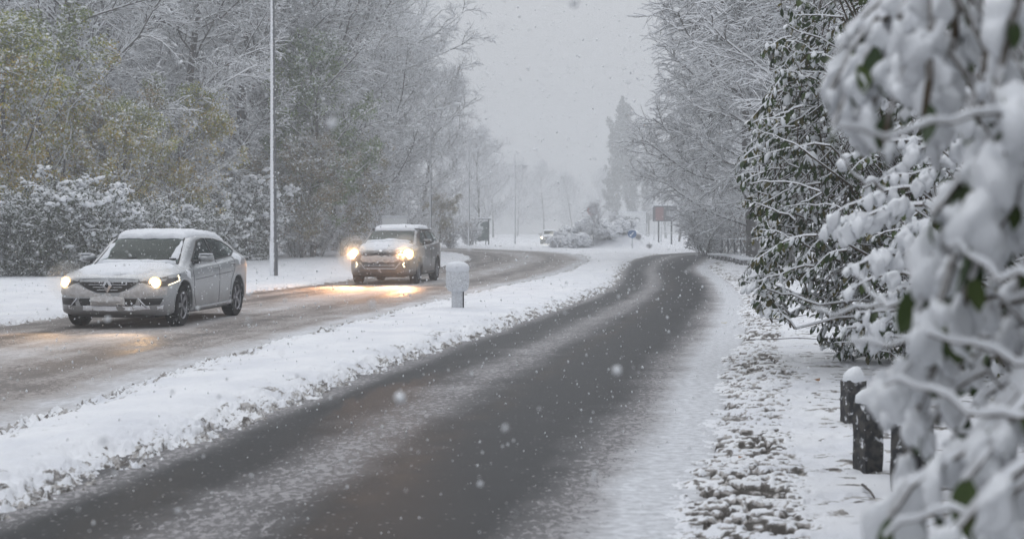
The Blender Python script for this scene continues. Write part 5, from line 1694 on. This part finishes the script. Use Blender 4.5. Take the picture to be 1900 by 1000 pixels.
# driven snow sticks to the side that faces the weather
sf = k.step(k.math('ADD', k.math('ADD', k.math('MULTIPLY', q_.outputs['X'], -.9), k.math('MULTIPLY', q_.outputs['Y'], -.45)), k.math('MULTIPLY', k.noise(14, 4, .6, ob), .9)), .55, .85)
k.set('Base Color', k.mix(sf, (.14, .15, .16, 1), SNOW))
k.set('Metallic', k.math('MULTIPLY', k.math('SUBTRACT', 1.0, sf), .4))
m_plast = snow_over('plastered_snow', (.10, .10, .10), -1.2, -.6, 9.0, .8, .8)
m_stone = snow_over('stone_post', (.040, .040, .043), .16, .42, 13.0, 2.2, .9, base2=(.085, .08, .075), bs=18)
m_white = mat('sign_white', (.80, .82, .83), .6)
m_red = mat('sign_red', (.36, .12, .11), .6)
m_blue = mat('sign_blue', (.05, .13, .30), .6)
m_dark = mat('poster_dark', (.10, .10, .11), .6)
m_greyp = mat('poster_grey', (.30, .31, .32), .6)
m_rail = snow_over('railing_paint', (.05, .055, .06), .0, .3, 8, .6, .7)


def lamp_post(px, py_base, px_arm, py_top, label, thick=.085, h=10.0, Y=None, side_d=1.6):
    p = gr(px, py_base)
    if Y: p = Vector((PX(px, Y), Y, 0))
    Y = p.y; z0 = ground_z(p.x, p.y)
    zt = at(px, py_top, Y).z if py_top is not None else h
    root = empty('lamp_post', (p.x, p.y, z0 - .02)); H = zt - z0
    mb = MB(); mb.tube([(0, 0, 0), (0, 0, 1.1)], [thick * 1.25, thick * 1.2], n=14); mb.build('base', m_post, root, smooth=True)
    mb = MB(); mb.tube([(0, 0, 1.1), (0, 0, H * .5), (0, 0, H)], [thick, thick * .8, thick * .5], n=14); mb.build('pole', m_post, root, smooth=True)
    dx = PX(px_arm, Y) - p.x
    e = Vector((dx * .75, -.2, .42)); mb = MB()
    mb.tube([(0, 0, H - .1), (dx * .1, -.03, H + .12), (dx * .4, -.1, H + .28), (e.x, e.y, H + e.z)], [thick * .5, thick * .42, thick * .38, thick * .35], n=8); mb.build('arm', m_post, root, smooth=True)
    mb = MB(); mb.tube([(e.x, e.y, H + e.z), (e.x + dx * .06, e.y, H + e.z + .03), (e.x + dx * .22, e.y, H + e.z + .06), (dx, e.y, H + e.z + .07)], [.05, .13, .14, .05], n=10)
    hd = mb.build('lamp_head', m_plast, root, smooth=True)
    tag(root, label, 'lamp post', 'lamp posts along the road')
    return root


lamp_post(508, 511, 590, None, 'nearest lamp post, its thick snow streaked pole standing by the silver car', thick=.105, h=10.3)
lamp_post(799, 468, 856, 208, 'lamp post rising behind the grey crossover, arm reaching over the road', thick=.085)
lamp_post(870, 456, 911, 268, 'lamp post with arm to the right, second beyond the grey crossover', thick=.08)
lamp_post(955, 453, 1000, 286, 'hazy lamp post standing free left of the roundabout', thick=.08)
lamp_post(1226, 449, 1192, 308, 'hazy lamp post beside the red hoarding with its arm to the left', thick=.07)
lamp_post(1213, 452, 1172, 338, 'very faint lamp post just left of the one beside the red hoarding', thick=.06, Y=190)
lamp_post(905, 452, 925, 310, 'faint lamp post half hidden by the last trees of the wood', thick=.06, Y=170)

m_beacon = mat('plastered_beacon', (.6, .62, .64), .85, spec=.2)
k = N(m_beacon); ob = k.obj()
k.set('Base Color', k.mix(k.step(k.noise(34, 5, .75, ob), .30, .62), (.50, .51, .53, 1), (.76, .78, .81, 1)))
k.bump(k.math('ADD', k.noise(18, 4, .65, ob), k.math('MULTIPLY', k.noise(70, 3, .6, ob), .35)), .8, .03)
# snow plastered beacon on the median
p = gr(849, 571)
z0 = ground_z(p.x, p.y)
b = empty('traffic_beacon', (p.x, p.y, z0 - .03), R(8))
mb = MB(); mb.box(-.10, .085, -.09, .09, 0, .42); mb.build('post', m_beacon, b, bevel=.02)
mb = MB(); mb.box(.085, .105, -.092, .08, .02, .40); mb.build('reflector_strip', m_plas, b)
mb = MB(); mb.lathe([(.10, .30), (.165, .325), (.195, .37), (.208, .48), (.205, .60), (.195, .70)], 28); mb.build('drum', m_beacon, b, smooth=True)
mb = MB(); mb.lathe([(.198, .67), (.212, .70), (.210, .745), (.180, .795), (.115, .83), (.001, .845)], 28, close=False)
o = mb.build('snow_cap', m_carsnow, b, smooth=True)
tag(b, 'snow plastered drum shaped traffic beacon standing on the median strip', 'bollard')

# stone posts on the right verge
for i, (px, py, w, hh, lab) in enumerate([(1583, 783, .145, .33, 'dark stone post with the tallest snow cap, farthest of the three in the row'), (1610, 872, .13, .42, 'speckled stone post in the middle of the three, half hidden by blurred snow'),
                                          (1692, 915, .17, .40, 'dark stone post nearest the camera, at the foot of the blurred branches')]):
    p = gr(px, py); z0 = ground_z(p.x, p.y)
    b = empty('stone_post', (p.x, p.y, z0 - .06), R(12 + 9 * i))
    mb = MB(); hw = w / 2; Hh = hh + .06
    rr_ = random.Random(i)
    V = []
    for kz in range(8):
        for (a, c) in ((-1, -1), (0, -1), (1, -1), (1, 0), (1, 1), (0, 1), (-1, 1), (-1, 0)):
            V.append((a * hw * (1 + rr_.uniform(-.05, .05)), c * hw * (1 + rr_.uniform(-.05, .05)), Hh * kz / 7 + (rr_.uniform(-.01, .01) if kz == 7 else 0)))
    F = [(z * 8 + q, z * 8 + (q + 1) % 8, z * 8 + 8 + (q + 1) % 8, z * 8 + 8 + q) for z in range(7) for q in range(8)] + [tuple(range(56, 64)), tuple(range(7, -1, -1))]
    mb.add(V, F); mb.build('post', m_stone, b, smooth=True)
    r_ = np.random.default_rng(i + 9)
    v = I1V.copy(); n_ = 1 + .14 * np.sin(v[:, 0] * 3 + i) * np.cos(v[:, 1] * 2.6 + i)
    v = v * n_[:, None] * np.array([hw * 1.18, hw * 1.18, .085 + .02 * (i == 0)]); v[:, 2] = np.where(v[:, 2] < 0, v[:, 2] * .25, v[:, 2])
    o = link('snow_cap', np_mesh('snow_cap', v, I1F), m_pad, b); o.location = (0, 0, Hh)
    tag(b, lab, 'post', 'stone posts on the right verge')

# hoardings and signs in the distance
def board(name, x0, x1, y0, y1, ybase, Y, label, panels, posts, cat, thick=.12, frame=None, grp=None):
    a, c = at(x0, y0, Y), at(x1, y1, Y)
    cx = (a.x + c.x) / 2; z0 = ground_z(cx, Y)
    root = empty(name, (cx, Y, z0))
    wz = lambda py: at(x0, py, Y).z - z0
    wx = lambda px: PX(px, Y) - cx
    mb = MB(); mb.box(wx(x0), wx(x1), 0, thick, wz(y1), wz(y0)); bo = mb.build('panel', frame or m_white, root, bevel=.01)
    for (u0, u1, v0, v1, m_, nm) in panels:
        mb = MB(); mb.box(wx(u0), wx(u1), -.02, -.003, wz(v1), wz(v0)); mb.build(nm, m_, bo)
    for px in posts:
        mb = MB(); mb.box(wx(px) - .07, wx(px) + .07, thick * .3, thick * .3 + .12, -.1, wz(y1) if px_in(px, x0, x1) else wz(y0)); mb.build('post', m_rail, root)
    mb = MB(); mb.box(wx(x0) - .03, wx(x1) + .03, -.04, thick + .04, wz(y0), wz(y0) + .09); mb.build('snow_ridge', m_carsnow, root, bevel=.03)
    tag(root, label, cat, grp)
    return root, bo, wx, wz


def px_in(px, x0, x1): return x0 + 1 < px < x1 - 1


rt_, bo, wx, wz = board('hoarding', 1147, 1199, 394, 446, 450, 140, 'large white hoarding with a grey ring motif right of the roundabout', [(1150, 1169, 402, 410, m_greyp, 'print_block'), (1170, 1174, 405, 409, m_greyp, 'print_block')], [1147.6, 1198.4], 'billboard')
mb = MB(); c0 = ((wx(1179) + wx(1184)) / 2, wz(409)); mb.tube([(c0[0] + .24 * math.cos(q * PI / 10), -.03, c0[1] + .24 * math.sin(q * PI / 10)) for q in range(20)], .06, n=5, closed=True); mb.build('ring_print', m_greyp, bo)
board('hoarding', 1211, 1256, 382, 411, 452, 138, 'hoarding with dark and red poster raised on a post beside the lamp post', [(1216, 1231, 385, 409, mat('poster_red', (.24, .12, .12), .6), 'poster'), (1233, 1254, 385, 391, m_dark, 'poster_band'), (1233, 1254, 403, 409, m_dark, 'poster_band'), (1236, 1250, 392, 401, m_greyp, 'poster_block')], [1222, 1246], 'billboard', frame=m_dark)
board('information_panel', 1328, 1367, 395, 412, 466, 92, 'pale rectangular panel on thin posts by the railing', [(1331, 1364, 398, 400, m_greyp, 'print_line'), (1331, 1358, 403, 405, m_greyp, 'print_line')], [1328.5, 1366], 'sign', thick=.05)
board('direction_sign', 709, 755, 404, 419, 470, 76, 'pale blank road sign showing just above the roof of the grey crossover', [], [718, 746], 'sign', thick=.05, frame=m_white)


def round_sign(px, py, Y, rad_, label, red=True):
    c = at(px, py, Y); z0 = ground_z(c.x, Y)
    root = empty('road_sign', (c.x, Y, z0)); zc = c.z - z0
    A = Matrix.Translation((0, 0, zc)) @ Matrix.Rotation(PI / 2, 4, 'X')
    mb = MB(); mb.tube([(0, .05, -.1), (0, .05, zc + rad_ * .8)], .035, n=8); mb.build('pole', m_post, root, smooth=True)
    mb = MB(); mb.lathe([(rad_, -.012), (rad_, .012)], 28, M=A); d_ = mb.build('disc', m_red if red else m_blue, root)
    if red:
        mb = MB(); mb.box(-rad_ * .68, rad_ * .68, -.026, -.014, zc - rad_ * .17, zc + rad_ * .17); mb.build('white_bar', m_white, d_)
    else:
        A2 = Matrix.Translation((0, -.02, zc)) @ Matrix.Rotation(R(45), 4, 'Y')
        mb = MB(); mb.box(-.035, .035, -.006, .006, -rad_ * .6, rad_ * .5, M=A2); mb.add([A2 @ Vector(q) for q in ((-.13, 0, -rad_ * .45), (.13, 0, -rad_ * .45), (0, 0, -rad_ * .8), (-.13, -.008, -rad_ * .45), (.13, -.008, -rad_ * .45), (0, -.008, -rad_ * .8))], [(0, 1, 2), (5, 4, 3), (0, 3, 4, 1), (1, 4, 5, 2), (2, 5, 3, 0)])
        mb.build('white_arrow', m_white, d_)
    mb = MB(); mb.tube([(-rad_ * .6, 0, zc + rad_ * .78), (0, 0, zc + rad_ * 1.02), (rad_ * .6, 0, zc + rad_ * .78)], [.03, .06, .03], n=7); mb.build('snow_ridge', m_carsnow, root, smooth=True)
    tag(root, label, 'road sign')


round_sign(1099, 391, 116, .42, 'red round sign glimpsed in the little tree on the roundabout', True)
round_sign(1173, 434, 108, .33, 'small blue round sign at the right end of the roundabout', False)

# bus shelter at the wood's end
c = at(892, 455, 134); z0 = ground_z(c.x, 134)
b = empty('bus_shelter', (c.x, 134, z0))
for x in (-.75, .75):
    for y in (-.6, .6):
        mb = MB(); mb.box(x - .05, x + .05, y - .05, y + .05, 0, 2.35); mb.build('post', m_rail, b)
for y in (-.6,):
    mb = MB(); mb.box(-.69, .69, .58, .6, .35, 2.2); mb.build('rear_pane', m_glass_side, b)
mb = MB(); mb.box(-.76, -.74, -.5, .5, .35, 2.2); mb.build('side_pane', m_glass_side, b)
mb = MB(); mb.box(-.95, .95, -.8, .8, 2.35, 2.45); mb.build('roof', m_rail, b, bevel=.02)
mb = MB(); mb.box(-.95, .95, -.8, .8, 2.452, 2.58); mb.build('snow_layer', m_carsnow, b, bevel=.05)
mb = MB(); mb.box(-.6, .6, .2, .5, .45, .5); mb.box(-.5, -.44, .25, .45, 0, .45); mb.box(.44, .5, .25, .45, 0, .45); mb.build('bench', m_rail, b)
tag(b, 'small dark framed bus shelter at the far end of the wood', 'bus shelter')

# railings with crossed bars
def railing(p0, p1, label, h=1.0):
    a, c = Vector(p0), Vector(p1); d = c - a; L_ = d.length
    root = empty('railing', (a.x, a.y, ground_z(a.x, a.y)), math.atan2(d.y, d.x))
    n = max(1, round(L_ / 1.5)); s = L_ / n
    for i in range(n + 1):
        mb = MB(); mb.box(i * s - .035, i * s + .035, -.035, .035, -.1, h + .08); mb.build('post', m_rail, root)
    for i in range(n):
        x0, x1 = i * s + .035, (i + 1) * s - .035
        for z in (.22, h):
            mb = MB(); mb.tube([(x0, 0, z), (x1, 0, z)], .028, n=8); mb.build('rail', m_rail, root, smooth=True)
        mb = MB(); mb.tube([(x0, -.01, .24), (x1, -.01, h - .03)], .02, n=6); mb.build('cross_bar', m_rail, root, smooth=True)
        mb = MB(); mb.tube([(x0, .018, h - .03), (x1, .018, .24)], .02, n=6); mb.build('cross_bar', m_rail, root, smooth=True)
        mb = MB(); mb.tube([(x0, 0, h + .035), (x1, 0, h + .035)], [.022, .026], n=6); mb.build('snow_ridge', m_carsnow, root, smooth=True)
    tag(root, label, 'railing', 'railings along the far footpath')


def G2(px, Y): return (PX(px, Y), Y, 0)


railing(G2(1280, 112), G2(1318, 100), 'railing with crossed bars beside the walking person, farthest section')
railing(G2(1316, 98), G2(1340, 84), 'railing with crossed bars in front of the pale panel, middle section')
railing(G2(1340, 82), G2(1400, 74), 'railing with crossed bars ending in the green bush, nearest section')

# low clipped snow capped edging blocks along the footpath
for i in range(9):
    t = i / 8; Y = 74 - 15 * t; px = 1326 + 62 * t
    x = PX(px, Y); z0 = ground_z(x, Y)
    b = empty('edging_stone', (x, Y, z0 - .05), R(-60))
    mb = MB(); mb.box(-.42, .42, -.14, .14, 0, .26); mb.build('stone', m_stone, b, bevel=.02)
    mb = MB(); mb.box(-.44, .44, -.17, .17, .262, .36); mb.build('snow_cap', m_carsnow, b, bevel=.045)
    tag(b, ['farthest', 'second farthest', 'third farthest', 'fourth farthest', 'middle', 'fourth nearest', 'third nearest', 'second nearest', 'nearest'][i] + ' snow capped stone block of the row edging the far footpath', 'kerb stone', 'snow capped blocks edging the footpath')

# walking person far away on the footpath
Y = 106; c = at(1282, 452, Y); x = c.x; z0 = ground_z(x, Y)
pp = {'pelvis': (0, 0, .92), 'waist': (.02, 0, 1.08), 'chest': (-.04, 0, 1.32), 'neck': (-.09, 0, 1.50), 'head': (-.13, 0, 1.60), 'crown': (-.15, 0, 1.70), 'shl': (-.03, .17, 1.42), 'shr': (-.05, -.17, 1.42),
      'ell': (.08, .22, 1.16), 'elr': (-.16, -.2, 1.18), 'hal': (-.02, .22, .95), 'har': (-.30, -.16, 1.05), 'knl': (-.16, .10, .50), 'knr': (.12, -.09, .50), 'anl': (-.30, .10, .09), 'anr': (.34, -.09, .16), 'tol': (-.46, .10, .05), 'tor': (.22, -.09, .05)}
rr2 = {'pelvis': .15, 'waist': .14, 'chest': .17, 'neck': .065, 'head': .095, 'crown': .08, 'shl': .09, 'shr': .09, 'ell': .06, 'elr': .06, 'hal': .042, 'har': .042, 'knl': .07, 'knr': .07, 'anl': .05, 'anr': .05, 'tol': .04, 'tor': .04}
ks = list(pp); EE = [('pelvis', 'waist'), ('waist', 'chest'), ('chest', 'neck'), ('neck', 'head'), ('head', 'crown'), ('chest', 'shl'), ('chest', 'shr'), ('shl', 'ell'), ('shr', 'elr'), ('ell', 'hal'), ('elr', 'har'), ('pelvis', 'knl'), ('pelvis', 'knr'), ('knl', 'anl'), ('knr', 'anr'), ('anl', 'tol'), ('anr', 'tor')]
w_ = skin_body('person', [pp[q] for q in ks], [rr2[q] for q in ks], [(ks.index(a), ks.index(b_)) for a, b_ in EE])
w_.location = (x, Y, z0); w_.rotation_euler = (0, 0, R(25))
tag(w_, 'person in dark clothes walking along the far railing, bent forward', 'person')

# fallen leaves and loose twigs on the snow
m_fall_y = mat('yellow_leaf', (.42, .33, .06), .7); m_fall_b = mat('brown_leaf', (.26, .13, .05), .7)
for px, py, s, m_, lab in [(1344, 603, .11, m_fall_y, 'yellow fallen leaf on the trodden strip beside the near lane'), (1441, 592, .10, m_fall_y, 'pale yellow fallen leaf on clean snow near the big bush'), (1515, 711, .09, m_fall_b, 'brown curled leaf lying alone on the snow left of the posts'),
                           (1375, 858, .05, m_fall_b, 'small brown leaf among the dark clods'), (1443, 623, .06, m_fall_y, 'tiny yellow leaf by the thin twig on the snow')]:
    p = gr(px, py)
    me = np_mesh('fallen_leaf', (LV - np.array([.5, 0, 0])) * np.array([1, 1.3, -1.6]) * s, LF); o = link('fallen_leaf', me, m_)
    o.location = (p.x, p.y, ground_z(p.x, p.y) + .035); o.rotation_euler = (.2, .15, px)
    tag(o, lab, 'leaf', 'fallen leaves on the snow')
mtw = mat('bare_twig', (.05, .04, .035), .8)
for pts, lab in [([(1385, 628), (1430, 634), (1480, 636), (1540, 642)], 'long thin bare twig lying on the snow under the big bush'), ([(1600, 905), (1615, 925), (1622, 945)], 'short bare twig poking from the snow beside the nearest stone post'), ([(1425, 592), (1455, 596), (1500, 590)], 'thin arched twig above the snow near the pale yellow leaf')]:
    P_ = [gr(*q) for q in pts]
    P_ = [Vector((q.x, q.y, ground_z(q.x, q.y) + .02 + .02 * i)) for i, q in enumerate(P_)]
    o_ = P_[0].copy(); mb = MB(); mb.tube([q - o_ for q in P_], [.008, .007, .006, .004][:len(P_)], n=6)
    t_ = mb.build('fallen_twig', mtw, None, smooth=True); t_.location = o_
    tag(t_, lab, 'twig')

# ------------------------------------------------------------------ falling snow
rf = np.random.default_rng(9)
Ts, Ss = [], []
for (y0, y1, dens_, smin, smax) in [(1.6, 9, 55.0, .0018, .0062), (9, 26, 42.0, .0028, .0100), (26, 60, 2.2, .009, .020)]:
    half = .50
    vol = (y1 ** 2 - y0 ** 2) * half * 1.0 * 6.5
    vol = vol if y1 < 20 else vol
    n = int(vol * dens_ * .35)
    y = np.sqrt(rf.random(n) * (y1 ** 2 - y0 ** 2) + y0 ** 2)
    x = (rf.random(n) * 2 - 1) * (half * y + .6)
    z = rf.random(n) * np.minimum(.26 * y + 2.2, 14)
    Ts.append(np.stack([x, y, z], 1)); Ss.append(smin + (smax - smin) * rf.random(n) ** 2.2)
T = np.concatenate(Ts); s = np.concatenate(Ss)
OCT_V = np.array([(1, 0, 0), (-1, 0, 0), (0, 1, 0), (0, -1, 0), (0, 0, 1.35), (0, 0, -1.35)], float)
OCT_F = np.array([(0, 2, 4), (2, 1, 4), (1, 3, 4), (3, 0, 4), (2, 0, 5), (1, 2, 5), (3, 1, 5), (0, 3, 5)])
M = rand_rot(len(T), rf, .5) * s[:, None, None]
V, F = scatter(OCT_V, OCT_F, M, T)
m_flake = mat('snow_flake', (.88, .90, .93), .8)
fl = link('falling_snow', np_mesh('falling_snow', V, F), m_flake, kind='stuff')
fl['label'] = 'snow flakes falling through the whole scene'
# a few big flakes close to the lens, seen as soft discs
for i, (px, py, Y, s_) in enumerate([(742, 738, 2.4, .0085), (1145, 687, 2.6, .007), (891, 897, 2.9, .0045), (331, 947, 3.0, .0045), (617, 230, 2.2, .0075), (365, 800, 2.4, .006), (190, 815, 2.0, .006), (1065, 5, 2.1, .006), (200, 592, 3.0, .005)]):
    v = I1V * (1 + .25 * np.sin(I1V[:, [1]] * 4 + i)) * s_
    o = link('snow_flake', np_mesh('snow_flake', v, I1F), m_flake); o.location = at(px, py, Y)
    tag(o, ['big soft blurred flake over the near lane, left of its middle', 'blurred flake over the right wheel track of the near lane', 'small blurred flake low over the near lane', 'small blurred flake near the bottom left corner', 'large faint flake in front of the green crowned tree',
            'blurred flake over the median edge at lower left', 'faint blurred flake over the median snow near the left border', 'faint flake high in the open sky', 'blurred flake in front of the silver car number plate'][i], 'snowflake', 'large blurred flakes near the lens')
